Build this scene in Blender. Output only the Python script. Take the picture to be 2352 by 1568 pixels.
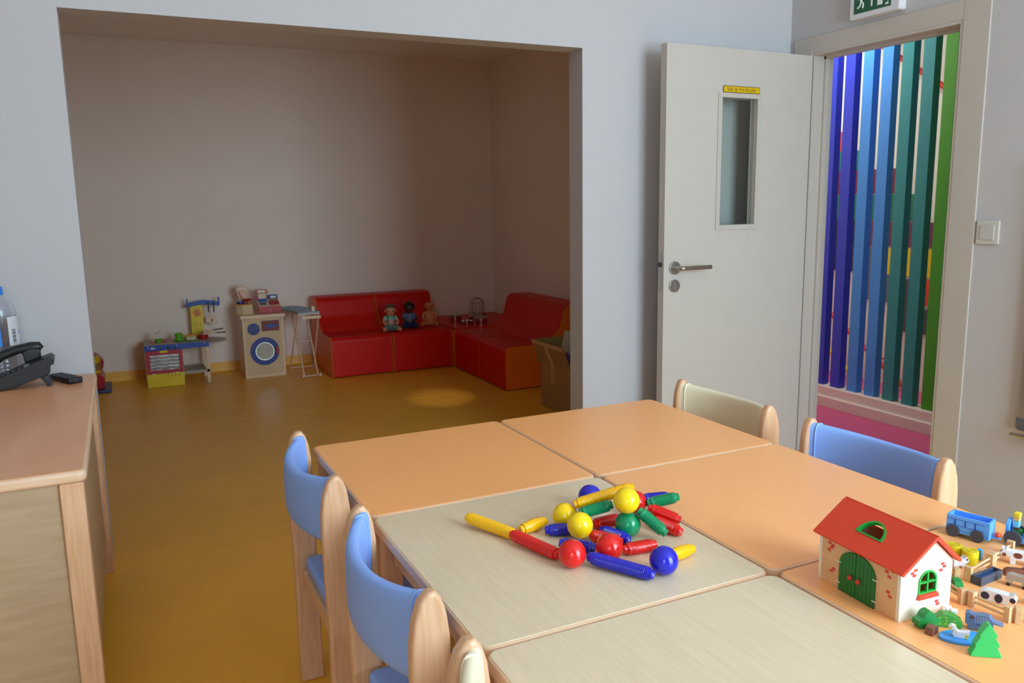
import bpy, bmesh, math, random
from mathutils import Vector, Matrix
random.seed(7)
for o in list(bpy.data.objects):
    bpy.data.objects.remove(o)
SC = bpy.context.scene
COL = SC.collection
PI = math.pi

# ------------------------------------------------------------ camera, world, lights, exposure
cam_d = bpy.data.cameras.new('camera')
cam = bpy.data.objects.new('camera', cam_d)
COL.objects.link(cam)
_R = Vector((0.90053, -0.43450, -0.01592)); _U = Vector((0.08685, 0.14387, 0.98578)); _F = Vector((0.42603, 0.88911, -0.16730))
cam.matrix_world = Matrix(((_R.x, _U.x, -_F.x, 0), (_R.y, _U.y, -_F.y, 0), (_R.z, _U.z, -_F.z, 1.275), (0, 0, 0, 1)))
cam_d.sensor_width = 36; cam_d.lens = 1866.28 / 2352 * 36
cam_d.clip_start = 0.02; cam_d.clip_end = 100
cam_d.dof.use_dof = True; cam_d.dof.focus_distance = 1.75; cam_d.dof.aperture_fstop = 10
SC.camera = cam

world = bpy.data.worlds.new('world'); SC.world = world; world.use_nodes = True
world.node_tree.nodes['Background'].inputs[0].default_value = (0.55, 0.72, 1.0, 1)
world.node_tree.nodes['Background'].inputs[1].default_value = 1.0

def area(name, loc, rot, sx, sy, power, col):
    l = bpy.data.lights.new(name, 'AREA'); l.shape = 'RECTANGLE'; l.size = sx; l.size_y = sy; l.energy = power; l.color = col
    o = bpy.data.objects.new(name, l); COL.objects.link(o); o.location = loc; o.rotation_euler = rot
    return o
area('daylight_garden_door', (1.98, -1.43, 1.62), (PI / 2, 0, 0), 1.5, 1.95, 170, (0.66, 0.84, 1.0))
area('added_left_fill', (-0.85, -1.43, 1.55), (PI / 2, 0, 0), 1.0, 1.2, 25, (0.66, 0.84, 1.0))  # added fill light at the rear left, brightens the right chairs and alcove
gl = bpy.data.lights.new('floor_patch_spot', 'SPOT'); gl.energy = 700; gl.color = (1.0, 0.94, 0.62); gl.spot_size = math.radians(4.6); gl.spot_blend = 0.8; gl.shadow_soft_size = 0.02  # added spot that makes the light patch on the alcove floor
glo = bpy.data.objects.new('floor_patch_spot', gl); COL.objects.link(glo); glo.location = (1.20, -1.20, 2.35); glo.rotation_euler = (Vector((1.86, 5.00, 0)) - Vector((1.20, -1.20, 2.35))).to_track_quat('-Z', 'Y').to_euler(); glo.scale = (1.0, 0.42, 1)
area('corridor_lamp', (3.74, 3.60, 2.55), (0, 0, 0), 0.12, 0.3, 19, (1.0, 0.93, 0.84))
area('stairwell_lamp', (4.40, 4.75, 2.53), (0, 0, 0), 0.3, 0.7, 22, (0.97, 1.0, 0.88))

SC.view_settings.view_transform = 'Standard'
SC.view_settings.look = 'None'
SC.view_settings.gamma = 1
SC.view_settings.use_curve_mapping = False
SC.view_settings.exposure = 0.0
SC.cycles.max_bounces = 12; SC.cycles.diffuse_bounces = 8; SC.cycles.glossy_bounces = 6; SC.cycles.transparent_max_bounces = 12

# ------------------------------------------------------------ materials
def lin(c):
    return tuple(((v / 255) / 12.92 if v <= 10.3 else ((v / 255 + 0.055) / 1.055) ** 2.4) for v in c)
MATS = {}
def M(name, rgb, rough=0.5, metal=0.0, var=0.06, vs=8.0, bump=0.0, bs=120.0, spec=0.5, coat=0.0, stretch=None, emit=0.0):
    """Principled material with a soft procedural colour variation and optional fine bump."""
    if name in MATS: return MATS[name]
    m = bpy.data.materials.new(name); m.use_nodes = True
    nt = m.node_tree; N = nt.nodes; L = nt.links; b = N['Principled BSDF']
    c = lin(rgb)
    tc = N.new('ShaderNodeTexCoord'); mp = N.new('ShaderNodeMapping'); L.new(tc.outputs['Object'], mp.inputs[0])
    if stretch: mp.inputs['Scale'].default_value = stretch
    nz = N.new('ShaderNodeTexNoise'); nz.inputs['Scale'].default_value = vs; nz.inputs['Detail'].default_value = 4
    L.new(mp.outputs[0], nz.inputs['Vector'])
    rp = N.new('ShaderNodeValToRGB'); L.new(nz.outputs['Fac'], rp.inputs[0])
    rp.color_ramp.elements[0].position = 0.3; rp.color_ramp.elements[1].position = 0.7
    rp.color_ramp.elements[0].color = tuple(v * (1 - var) for v in c) + (1,)
    rp.color_ramp.elements[1].color = tuple(min(1, v * (1 + var)) for v in c) + (1,)
    L.new(rp.outputs[0], b.inputs['Base Color'])
    b.inputs['Roughness'].default_value = rough; b.inputs['Metallic'].default_value = metal
    b.inputs['Specular IOR Level'].default_value = spec; b.inputs['Coat Weight'].default_value = coat
    if emit:
        L.new(rp.outputs[0], b.inputs['Emission Color']); b.inputs['Emission Strength'].default_value = emit
    if bump:
        n2 = N.new('ShaderNodeTexNoise'); n2.inputs['Scale'].default_value = bs; n2.inputs['Detail'].default_value = 3
        L.new(tc.outputs['Object'], n2.inputs['Vector'])
        bp = N.new('ShaderNodeBump'); bp.inputs['Strength'].default_value = bump; bp.inputs['Distance'].default_value = 0.002
        L.new(n2.outputs['Fac'], bp.inputs['Height']); L.new(bp.outputs[0], b.inputs['Normal'])
    MATS[name] = m
    return m
def WOOD(name, c1, c2, stretch=(1.5, 25, 25), vs=4.0, rough=0.45, coat=0.0, detail=6):
    if name in MATS: return MATS[name]
    m = M(name, c1, rough, var=0, vs=vs, stretch=stretch, coat=coat)
    for n in m.node_tree.nodes:
        if n.type == 'VALTORGB':
            n.color_ramp.elements[0].color = lin(c1) + (1,); n.color_ramp.elements[1].color = lin(c2) + (1,)
            n.color_ramp.elements[0].position = 0.35; n.color_ramp.elements[1].position = 0.68
        if n.type == 'TEX_NOISE':
            n.inputs['Detail'].default_value = detail; n.inputs['Distortion'].default_value = 0.4
    return m
def PLAID(name, a, b_, c, scale):
    m = bpy.data.materials.new(name); m.use_nodes = True; nt = m.node_tree; N = nt.nodes; L = nt.links; b = N['Principled BSDF']
    tc = N.new('ShaderNodeTexCoord'); out = []
    for ax in ('X', 'Z'):
        w = N.new('ShaderNodeTexWave'); w.bands_direction = ax; w.inputs['Scale'].default_value = scale
        L.new(tc.outputs['Object'], w.inputs['Vector'])
        r = N.new('ShaderNodeValToRGB'); r.color_ramp.interpolation = 'CONSTANT'
        r.color_ramp.elements[0].color = (0, 0, 0, 1); r.color_ramp.elements[1].color = (1, 1, 1, 1); r.color_ramp.elements[1].position = 0.72
        L.new(w.outputs['Fac'], r.inputs[0]); out.append(r)
    m1 = N.new('ShaderNodeMixRGB'); m1.inputs[1].default_value = lin(a) + (1,); m1.inputs[2].default_value = lin(b_) + (1,); L.new(out[0].outputs[0], m1.inputs[0])
    m2 = N.new('ShaderNodeMixRGB'); m2.inputs[2].default_value = lin(c) + (1,); L.new(m1.outputs[0], m2.inputs[1])
    mm = N.new('ShaderNodeMath'); mm.operation = 'MULTIPLY'; mm.inputs[1].default_value = 0.75; L.new(out[1].outputs[0], mm.inputs[0]); L.new(mm.outputs[0], m2.inputs[0])
    L.new(m2.outputs[0], b.inputs['Base Color']); b.inputs['Roughness'].default_value = 0.9
    return m
def GLASS(name, tint, refl=0.12, rough=0.0):
    m = bpy.data.materials.new(name); m.use_nodes = True; nt = m.node_tree; N = nt.nodes; L = nt.links
    N.remove(N['Principled BSDF']); out = [n for n in N if n.type == 'OUTPUT_MATERIAL'][0]
    t = N.new('ShaderNodeBsdfTransparent'); t.inputs[0].default_value = tint + (1,)
    g = N.new('ShaderNodeBsdfGlossy'); g.inputs['Roughness'].default_value = rough
    lw = N.new('ShaderNodeLayerWeight'); lw.inputs[0].default_value = 0.5
    p_ = N.new('ShaderNodeMath'); p_.operation = 'POWER'; p_.inputs[1].default_value = 3.5; L.new(lw.outputs['Facing'], p_.inputs[0])
    fr = N.new('ShaderNodeMath'); fr.operation = 'MULTIPLY_ADD'; fr.inputs[1].default_value = 0.6; fr.inputs[2].default_value = 0.035; L.new(p_.outputs[0], fr.inputs[0])
    mx = N.new('ShaderNodeMixShader'); L.new(fr.outputs[0], mx.inputs[0]); L.new(t.outputs[0], mx.inputs[1]); L.new(g.outputs[0], mx.inputs[2])
    L.new(mx.outputs[0], out.inputs[0])
    return m

WALL = M('white_wall_darkened', (187, 184, 186), 0.75, var=0.015, vs=2, bump=0.08, bs=180, spec=0.3)  # white walls, darkened in colour to offset the strong window light
WALL_IN = M('white_wall_lightened', (240, 224, 212), 0.7, var=0.015, vs=2, bump=0.08, bs=180, spec=0.3)  # same white paint, lightened and warmed in colour to brighten the alcove
CEIL = M('white_ceiling_paint', (244, 243, 241), 0.85, var=0.01)
VINYL = M('ochre_vinyl', (240, 178, 60), 0.33, var=0.05, vs=3, bump=0.05, bs=350, spec=0.3)
VINYL_COVE = M('ochre_vinyl_cove', (244, 186, 80), 0.4, var=0.03, vs=3)
PINK = M('magenta_vinyl', (196, 78, 128), 0.4, var=0.05, vs=10)
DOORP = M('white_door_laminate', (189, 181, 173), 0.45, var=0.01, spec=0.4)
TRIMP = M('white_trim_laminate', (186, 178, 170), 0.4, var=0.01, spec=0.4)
STEEL = M('brushed_steel', (170, 165, 158), 0.3, 1.0, var=0.05, stretch=(1, 60, 60))
CHROME = M('polished_steel', (205, 200, 195), 0.12, 1.0, var=0.03)
DARKGAP = M('black_plastic', (18, 18, 20), 0.4, var=0.05)
ORANGE_TOP = M('orange_laminate', (255, 181, 116), 0.33, var=0.02, vs=30, bump=0.05, bs=600, spec=0.5)
WOOD_TOP = WOOD('maple_laminate', (220, 200, 169), (227, 208, 179), (26, 1.6, 1.0), 7, 0.3)
BEECH = WOOD('beech', (212, 164, 126), (226, 184, 148), (30, 30, 2.2), 4, 0.4)
BEECH_L = WOOD('pale_beech', (222, 188, 154), (234, 206, 174), (30, 30, 2.2), 4, 0.4)
BEECH_X = WOOD('beech_edge', (222, 182, 148), (234, 200, 170), (2, 2, 40), 4, 0.4)
BLUE_VINYL = M('sky_blue_vinyl', (136, 174, 246), 0.42, var=0.02, bump=0.1, bs=900, spec=0.5)
CREAM_VINYL = M('cream_vinyl', (232, 222, 192), 0.42, var=0.02, bump=0.1, bs=900, spec=0.5)

# ------------------------------------------------------------ mesh helpers
class MB:
    def __init__(s): s.bm = bmesh.new()
    def _bev(s, geom_edges, w, seg=2):
        if w > 0: bmesh.ops.bevel(s.bm, geom=geom_edges, offset=w, segments=seg, profile=0.5, affect='EDGES', clamp_overlap=True)
    def box(s, c, d, bev=0.0, rot=None, seg=2):
        mt = Matrix.Translation(c)
        if rot: mt = mt @ (rot.to_4x4() if isinstance(rot, Matrix) else Matrix.Rotation(rot, 4, 'Z'))
        r = bmesh.ops.create_cube(s.bm, size=1, matrix=mt @ Matrix.Diagonal((d[0], d[1], d[2], 1)))
        s._bev(list({e for v in r['verts'] for e in v.link_edges}), bev, seg)
        return s
    def bb(s, x0, x1, y0, y1, z0, z1, bev=0.0):
        return s.box(((x0 + x1) / 2, (y0 + y1) / 2, (z0 + z1) / 2), (abs(x1 - x0), abs(y1 - y0), abs(z1 - z0)), bev)
    def prism(s, poly, h0, h1, plane='xy', bev=0.0, mat=None, seg=2):
        def P(a, b, h):
            v = {'xy': (a, b, h), 'xz': (a, h, b), 'yz': (h, a, b)}[plane]
            return (mat @ Vector(v)) if mat else Vector(v)
        A = [s.bm.verts.new(P(a, b, h0)) for a, b in poly]; B = [s.bm.verts.new(P(a, b, h1)) for a, b in poly]
        n = len(poly); fs = [s.bm.faces.new(A[::-1]), s.bm.faces.new(B)]
        for i in range(n): fs.append(s.bm.faces.new((A[i], A[(i + 1) % n], B[(i + 1) % n], B[i])))
        bmesh.ops.recalc_face_normals(s.bm, faces=fs)
        if bev:
            es = [e for e in set(fs[0].edges) | set(fs[1].edges)]
            s._bev(es, bev, seg)
        return s
    def cyl(s, p0, p1, r0, r1=None, n=20, bev=0.0):
        p0 = Vector(p0); p1 = Vector(p1); d = p1 - p0
        q = d.to_track_quat('Z', 'Y').to_matrix().to_4x4()
        r = bmesh.ops.create_cone(s.bm, cap_ends=True, segments=n, radius1=r0, radius2=r0 if r1 is None else r1, depth=d.length, matrix=Matrix.Translation((p0 + p1) / 2) @ q)
        if bev:
            fs = {f for v in r['verts'] for f in v.link_faces if len(f.verts) > 4}
            s._bev(list({e for f in fs for e in f.edges}), bev)
        return s
    def sph(s, c, r, sc=(1, 1, 1), n=20):
        bmesh.ops.create_uvsphere(s.bm, u_segments=n, v_segments=max(6, n // 2), radius=r, matrix=Matrix.Translation(c) @ Matrix.Diagonal((sc[0], sc[1], sc[2], 1)))
        return s
    def lathe(s, prof, n=32, o=(0, 0, 0), rot=None, a0=0.0, a1=2 * PI):
        o = Vector(o); full = abs(a1 - a0 - 2 * PI) < 1e-6; k = n if full else n + 1; rings = []
        for r, z in prof:
            ring = []
            for i in range(k):
                a = a0 + (a1 - a0) * i / n; v = Vector((r * math.cos(a), r * math.sin(a), z))
                if rot: v = rot @ v
                ring.append(s.bm.verts.new(o + v))
            rings.append(ring)
        fs = []
        for A, B in zip(rings, rings[1:]):
            for i in range(n): fs.append(s.bm.faces.new((A[i], A[(i + 1) % k], B[(i + 1) % k], B[i])))
        bmesh.ops.remove_doubles(s.bm, verts=[v for r in rings for v in r], dist=1e-6)
        return s
    def tube(s, pts, r, n=10, closed=False, caps=True):
        pts = [Vector(p) for p in pts]; rings = []; m = len(pts); up = None
        for i, p in enumerate(pts):
            if closed: t = pts[(i + 1) % m] - pts[i - 1]
            else: t = pts[min(i + 1, m - 1)] - pts[max(i - 1, 0)]
            t.normalize()
            if up is None: up = Vector((0, 0, 1)) if abs(t.z) < 0.9 else Vector((1, 0, 0))
            x = up.cross(t).normalized(); y = t.cross(x).normalized(); up = y
            rr = r[i] if isinstance(r, (list, tuple)) else r
            rings.append([s.bm.verts.new(p + x * rr * math.cos(2 * PI * k / n) + y * rr * math.sin(2 * PI * k / n)) for k in range(n)])
        for i in range(m if closed else m - 1):
            A = rings[i]; B = rings[(i + 1) % m]
            for k in range(n): s.bm.faces.new((A[k], A[(k + 1) % n], B[(k + 1) % n], B[k]))
        if caps and not closed:
            s.bm.faces.new(rings[0][::-1]); s.bm.faces.new(rings[-1])
        return s
    def grid(s, f, nu, nv):
        V = [[s.bm.verts.new(f(i / nu, j / nv)) for j in range(nv + 1)] for i in range(nu + 1)]
        for i in range(nu):
            for j in range(nv): s.bm.faces.new((V[i][j], V[i + 1][j], V[i + 1][j + 1], V[i][j + 1]))
        return s
    def mesh(s, name, mat, ang=35):
        bmesh.ops.recalc_face_normals(s.bm, faces=s.bm.faces[:])
        me = bpy.data.meshes.new(name); s.bm.to_mesh(me); s.bm.free()
        me.polygons.foreach_set('use_smooth', [True] * len(me.polygons)); me.set_sharp_from_angle(angle=math.radians(ang))
        if mat: me.materials.append(mat)
        return me
def part(name, mb, mat=None, parent=None, label=None, ang=35):
    o = bpy.data.objects.new(name, mb.mesh(name, mat, ang) if isinstance(mb, MB) else mb); COL.objects.link(o)
    if isinstance(mb, MB) and len(o.data.polygons) < 6000:
        w = o.modifiers.new('weighted_normals', 'WEIGHTED_NORMAL'); w.keep_sharp = True
    if parent: o.parent = parent
    if label: o['label'] = label
    return o
def tag(o, label, cat, group=None):
    o['label'] = label; o['category'] = cat
    if group: o['group'] = group
    return o
def thing(name, label, cat, loc=(0, 0, 0), rz=0.0, group=None):
    o = bpy.data.objects.new(name, None); COL.objects.link(o); o.location = loc; o.rotation_euler = (0, 0, rz); o.empty_display_size = 0.05
    return tag(o, label, cat, group)
def struct(name, mb, mat, parent=None):
    o = part(name, mb, mat, parent)
    if not parent: o['kind'] = 'structure'
    return o
def dup(o, parent=None):
    c = o.copy(); COL.objects.link(c)
    if parent: c.parent = parent
    for ch in list(o.children): dup(ch, c)
    return c
def rpoly(pts, n=6):
    """polygon from (x, y, radius) corners, rounded"""
    out = []; m = len(pts)
    for i in range(m):
        x, y, r = pts[i]; p = Vector((x, y)); a = Vector(pts[i - 1][:2]); b = Vector(pts[(i + 1) % m][:2])
        if r <= 0: out.append((x, y)); continue
        u = (a - p).normalized(); v = (b - p).normalized(); half = math.acos(max(-1, min(1, u.dot(v)))) / 2
        t = r / math.tan(half); c = p + (u + v).normalized() * (r / math.sin(half)); p0 = p + u * t; p1 = p + v * t
        a0 = math.atan2(p0.y - c.y, p0.x - c.x); a1 = math.atan2(p1.y - c.y, p1.x - c.x); da = (a1 - a0 + PI) % (2 * PI) - PI
        for k in range(n + 1):
            t_ = a0 + da * k / n; out.append((c.x + r * math.cos(t_), c.y + r * math.sin(t_)))
    return out
def circ(cx, cy, r, n=24, a0=0.0, a1=2 * PI):
    full = abs(a1 - a0 - 2 * PI) < 1e-6; k = n if full else n + 1
    return [(cx + r * math.cos(a0 + (a1 - a0) * i / n), cy + r * math.sin(a0 + (a1 - a0) * i / n)) for i in range(k)]
def text_mesh(txt, size, mat, extrude=0.0004):
    cu = bpy.data.curves.new('lettering', 'FONT'); cu.body = txt; cu.size = size; cu.extrude = extrude; cu.align_x = 'CENTER'; cu.align_y = 'CENTER'; cu.resolution_u = 3
    o = bpy.data.objects.new('lettering', cu); COL.objects.link(o)
    dg = bpy.context.evaluated_depsgraph_get(); me = bpy.data.meshes.new_from_object(o.evaluated_get(dg)); bpy.data.objects.remove(o); bpy.data.curves.remove(cu)
    me.name = 'lettering'; me.materials.clear(); me.materials.append(mat)
    return me
def skin_mesh(name, verts, edges, mat, sub=2, root=0):
    """one continuous surface grown around a skeleton: verts = (x, y, z, radius)"""
    me = bpy.data.meshes.new(name); me.from_pydata([v[:3] for v in verts], edges, [])
    o = bpy.data.objects.new(name, me); COL.objects.link(o)
    md = o.modifiers.new('skin', 'SKIN'); md.use_smooth_shade = True
    for i, v in enumerate(verts):
        sv = me.skin_vertices[0].data[i]; r = v[3]; sv.radius = (r, r) if not isinstance(r, tuple) else r; sv.use_root = (i == root)
    ss = o.modifiers.new('sub', 'SUBSURF'); ss.levels = sub; ss.render_levels = sub
    dg = bpy.context.evaluated_depsgraph_get(); out = bpy.data.meshes.new_from_object(o.evaluated_get(dg)); bpy.data.objects.remove(o)
    out.name = name; out.materials.clear(); out.materials.append(mat); out.polygons.foreach_set('use_smooth', [True] * len(out.polygons))
    return out

# ============================================================ THE ROOM
Yw, WT, Xl, Xr, Zt = 3.154, 0.115, -0.114, 1.869, 1.929
Yb, Zc, Xc, Xd = 6.688, 2.487, 3.032, 3.052
XL, YR, ZM = -1.8, -1.3, 2.68
b = MB(); b.bb(XL, 5.0, YR - 0.2, 7.0, -0.12, -0.004); floor = struct('floor', b, M('screed', (150, 110, 50), 0.8))
for y0, y1, x1 in ((YR, -0.735, Xd), (-0.735, 1.2, Xd), (1.2, 3.137, Xd), (3.137, 5.07, Xd), (5.07, Yb, Xd)):
    b = MB(); b.bb(XL, x1, y0 + 0.0012, y1 - 0.0012, -0.004, 0.0, 0.0008); part('vinyl_sheet', b, VINYL, floor)
b = MB(); b.bb(Xd + 0.002, 4.75, -0.95, 6.05, -0.004, 0.0); f2 = struct('floor.001', b, PINK)
b = MB(); b.bb(XL - 0.1, Xd + 0.2, YR - 0.2, Yw + WT, ZM, ZM + 0.1); struct('ceiling', b, CEIL)
b = MB(); b.bb(XL - 0.1, Xd + 0.2, Yw + WT, Yb + 0.1, Zc, Zc + 0.1); struct('ceiling.001', b, CEIL)
b = MB(); b.bb(Xd + 0.1, 4.85, -1.05, 6.15, 2.58, 2.68); struct('ceiling.002', b, CEIL)
# front wall with the wide opening to the play alcove
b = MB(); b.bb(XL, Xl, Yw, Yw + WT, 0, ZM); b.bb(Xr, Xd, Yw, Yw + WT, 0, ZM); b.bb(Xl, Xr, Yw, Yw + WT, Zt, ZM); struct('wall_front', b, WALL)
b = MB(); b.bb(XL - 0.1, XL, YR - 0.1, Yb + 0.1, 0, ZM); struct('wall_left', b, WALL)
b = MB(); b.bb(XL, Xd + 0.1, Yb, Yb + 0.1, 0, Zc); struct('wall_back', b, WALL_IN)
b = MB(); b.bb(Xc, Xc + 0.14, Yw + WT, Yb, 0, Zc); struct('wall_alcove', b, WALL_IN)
# right wall with the doorway
DY0, DY1, DZ = 2.245, 2.995, 1.942
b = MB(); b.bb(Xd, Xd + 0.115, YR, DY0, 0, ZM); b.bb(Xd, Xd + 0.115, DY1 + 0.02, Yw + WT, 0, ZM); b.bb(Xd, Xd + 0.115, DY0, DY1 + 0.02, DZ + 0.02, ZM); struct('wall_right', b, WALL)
# rear wall with the glazed garden door that lights the room
GX0, GX1, GZ = 1.19, 2.77, 2.6
b = MB(); b.bb(XL, -1.4, YR - 0.1, YR, 0, ZM); b.bb(-0.3, GX0, YR - 0.1, YR, 0, ZM); b.bb(-1.4, -0.3, YR - 0.1, YR, 0, 0.9); b.bb(-1.4, -0.3, YR - 0.1, YR, 2.2, ZM); b.bb(GX1, Xd + 0.1, YR - 0.1, YR, 0, ZM); b.bb(GX0, GX1, YR - 0.1, YR, GZ, ZM); struct('wall_rear', b, WALL)
ALU = M('white_window_frame', (232, 232, 232), 0.4)
b = MB()
for x in (GX0 + 0.03, (GX0 + GX1) / 2, GX1 - 0.03): b.bb(x - 0.03, x + 0.03, YR - 0.08, YR - 0.02, 0, GZ, 0.004)
for z in (0.035, GZ - 0.03): b.bb(GX0, GX1, YR - 0.079, YR - 0.021, z - 0.03, z + 0.03, 0.004)
win = struct('window_1', b, ALU)
for x0, x1 in ((GX0 + 0.06, (GX0 + GX1) / 2 - 0.03), ((GX0 + GX1) / 2 + 0.03, GX1 - 0.06)):
    b = MB(); b.bb(x0, x1, YR - 0.053, YR - 0.047, 0.065, GZ - 0.06); part('pane', b, GLASS('window_glass', (0.97, 0.99, 0.98)), win)
b = MB()
for x in (-1.37, -0.85, -0.33): b.bb(x - 0.03, x + 0.03, YR - 0.08, YR - 0.02, 0.9, 2.2, 0.004)
for z in (0.93, 2.17): b.bb(-1.4, -0.3, YR - 0.079, YR - 0.021, z - 0.03, z + 0.03, 0.004)
fill_win = struct('added_window', b, ALU)  # unseen window, added to go with the left fill light
for x0, x1 in ((-1.34, -0.88), (-0.82, -0.36)):
    b = MB(); b.bb(x0, x1, YR - 0.053, YR - 0.047, 0.96, 2.14); part('pane', b, GLASS('window_glass', (0.97, 0.99, 0.98)), fill_win)
# coved vinyl skirting
def cove(name, p0, p1, nrm):
    b = MB(); p0 = Vector(p0); p1 = Vector(p1); n = Vector(nrm)
    prof = [(0.0, 0.078), (0.004, 0.078), (0.004, 0.022)] + [(0.004 + 0.018 * (1 - math.cos(a)), 0.022 - 0.0215 * math.sin(a)) for a in (0.3, 0.7, 1.1, 1.5)] + [(0.022, 0.0002), (0, 0.0002)]
    A = [b.bm.verts.new(p0 + n * d + Vector((0, 0, z))) for d, z in prof]; B = [b.bm.verts.new(p1 + n * d + Vector((0, 0, z))) for d, z in prof]
    k = len(prof)
    for i in range(k): b.bm.faces.new((A[i], A[(i + 1) % k], B[(i + 1) % k], B[i]))
    b.bm.faces.new(A); b.bm.faces.new(B[::-1])
    return struct(name, b, VINYL_COVE)
cove('baseboard_back', (XL, Yb, 0), (Xc, Yb, 0), (0, -1, 0))
cove('baseboard_alcove', (Xc, Yw + WT, 0), (Xc, Yb, 0), (-1, 0, 0))
cove('baseboard_front', (XL, Yw, 0), (Xl, Yw, 0), (0, -1, 0))
cove('baseboard_front.001', (Xr, Yw, 0), (Xd, Yw, 0), (0, -1, 0))
cove('baseboard_left', (XL, YR, 0), (XL, Yb, 0), (1, 0, 0))
# door lining and architrave
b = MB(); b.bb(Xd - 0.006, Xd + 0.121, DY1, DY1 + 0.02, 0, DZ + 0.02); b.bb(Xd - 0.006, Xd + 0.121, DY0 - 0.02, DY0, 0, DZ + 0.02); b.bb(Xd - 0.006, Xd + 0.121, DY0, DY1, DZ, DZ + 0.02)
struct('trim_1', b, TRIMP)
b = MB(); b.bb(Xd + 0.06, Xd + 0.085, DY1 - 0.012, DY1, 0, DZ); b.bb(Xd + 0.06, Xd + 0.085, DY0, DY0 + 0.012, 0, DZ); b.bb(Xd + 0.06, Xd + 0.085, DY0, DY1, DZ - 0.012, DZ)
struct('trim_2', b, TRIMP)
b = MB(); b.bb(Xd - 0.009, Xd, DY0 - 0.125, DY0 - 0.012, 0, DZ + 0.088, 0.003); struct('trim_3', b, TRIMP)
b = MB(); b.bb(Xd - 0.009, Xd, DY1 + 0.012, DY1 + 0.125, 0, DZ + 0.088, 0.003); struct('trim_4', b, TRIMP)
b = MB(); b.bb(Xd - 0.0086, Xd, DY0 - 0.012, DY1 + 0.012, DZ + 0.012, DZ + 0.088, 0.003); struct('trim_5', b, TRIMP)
# ---- open door leaf (hinged at the far jamb, folded back almost flat against the front wall)
HG = (3.034, 2.990)
door = bpy.data.objects.new('door_1', None); COL.objects.link(door); door.location = (HG[0], HG[1], 0); door.rotation_euler = (0, 0, PI + math.radians(1.5)); door['kind'] = 'structure'
LW, LH = 0.858, 1.940; a0, a1, z0, z1 = 0.337, 0.550, 1.160, 1.730
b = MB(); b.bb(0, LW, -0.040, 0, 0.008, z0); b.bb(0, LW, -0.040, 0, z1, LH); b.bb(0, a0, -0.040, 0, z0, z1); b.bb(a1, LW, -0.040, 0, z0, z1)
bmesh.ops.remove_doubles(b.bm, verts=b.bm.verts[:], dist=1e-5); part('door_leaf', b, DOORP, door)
b = MB()
for y0, y1 in ((0.0, 0.005), (-0.045, -0.04)):
    b.bb(a0 - 0.021, a1 + 0.021, y0, y1, z0 - 0.021, z0 + 0.002, 0.001); b.bb(a0 - 0.021, a1 + 0.021, y0, y1, z1 - 0.002, z1 + 0.019, 0.001)
    b.bb(a0 - 0.021, a0 + 0.002, y0, y1, z0 + 0.002, z1 - 0.002, 0.001); b.bb(a1 - 0.002, a1 + 0.021, y0, y1, z0 + 0.002, z1 - 0.002, 0.001)
part('glazing_bead', b, TRIMP, door)
b = MB(); b.bb(a0, a1, -0.023, -0.017, z0, z1); part('vision_pane', b, GLASS('door_glass', (0.90, 0.94, 0.92)), door)
hx, hz = 0.800, 0.979
b = MB(); b.cyl((hx, 0, hz), (hx, 0.009, hz), 0.0295, n=32, bev=0.002); b.cyl((hx, 0.009, hz), (hx, 0.05, hz), 0.0105, n=16)
pts = [(hx, 0.046, hz)] + [(hx - 0.012 * t, 0.046 + 0.008 * math.sin(t * PI / 2), hz) for t in (0.3, 0.6, 1.0)] + [(hx - 0.165, 0.054, hz)]
b.tube(pts, 0.0098, 16); dh = part('door_handle', b, STEEL, door, 'brushed steel lever handle on a round rose')
b = MB(); b.cyl((hx, 0, 0.899), (hx, 0.009, 0.899), 0.0285, n=32, bev=0.002); es = part('key_escutcheon', b, STEEL, door)
b = MB(); b.cyl((hx, 0.009, 0.905), (hx, 0.0105, 0.905), 0.0075, n=14); b.bb(hx - 0.0035, hx + 0.0035, 0.009, 0.0105, 0.881, 0.902); part('lock_cylinder', b, CHROME, es)
b = MB(); b.prism([(a, c) for a, c in rpoly([(-0.031, 0.872, 0.010), (-0.011, 0.872, 0.010), (-0.011, 1.047, 0.010), (-0.031, 1.047, 0.010)])], LW - 0.0005, LW + 0.002, 'yz'); lp = part('lock_plate', b, STEEL, door)
b = MB(); b.bb(LW + 0.002, LW + 0.010, -0.028, -0.014, 0.985, 1.005, 0.001); part('latch_bolt', b, DARKGAP, lp)
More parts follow.
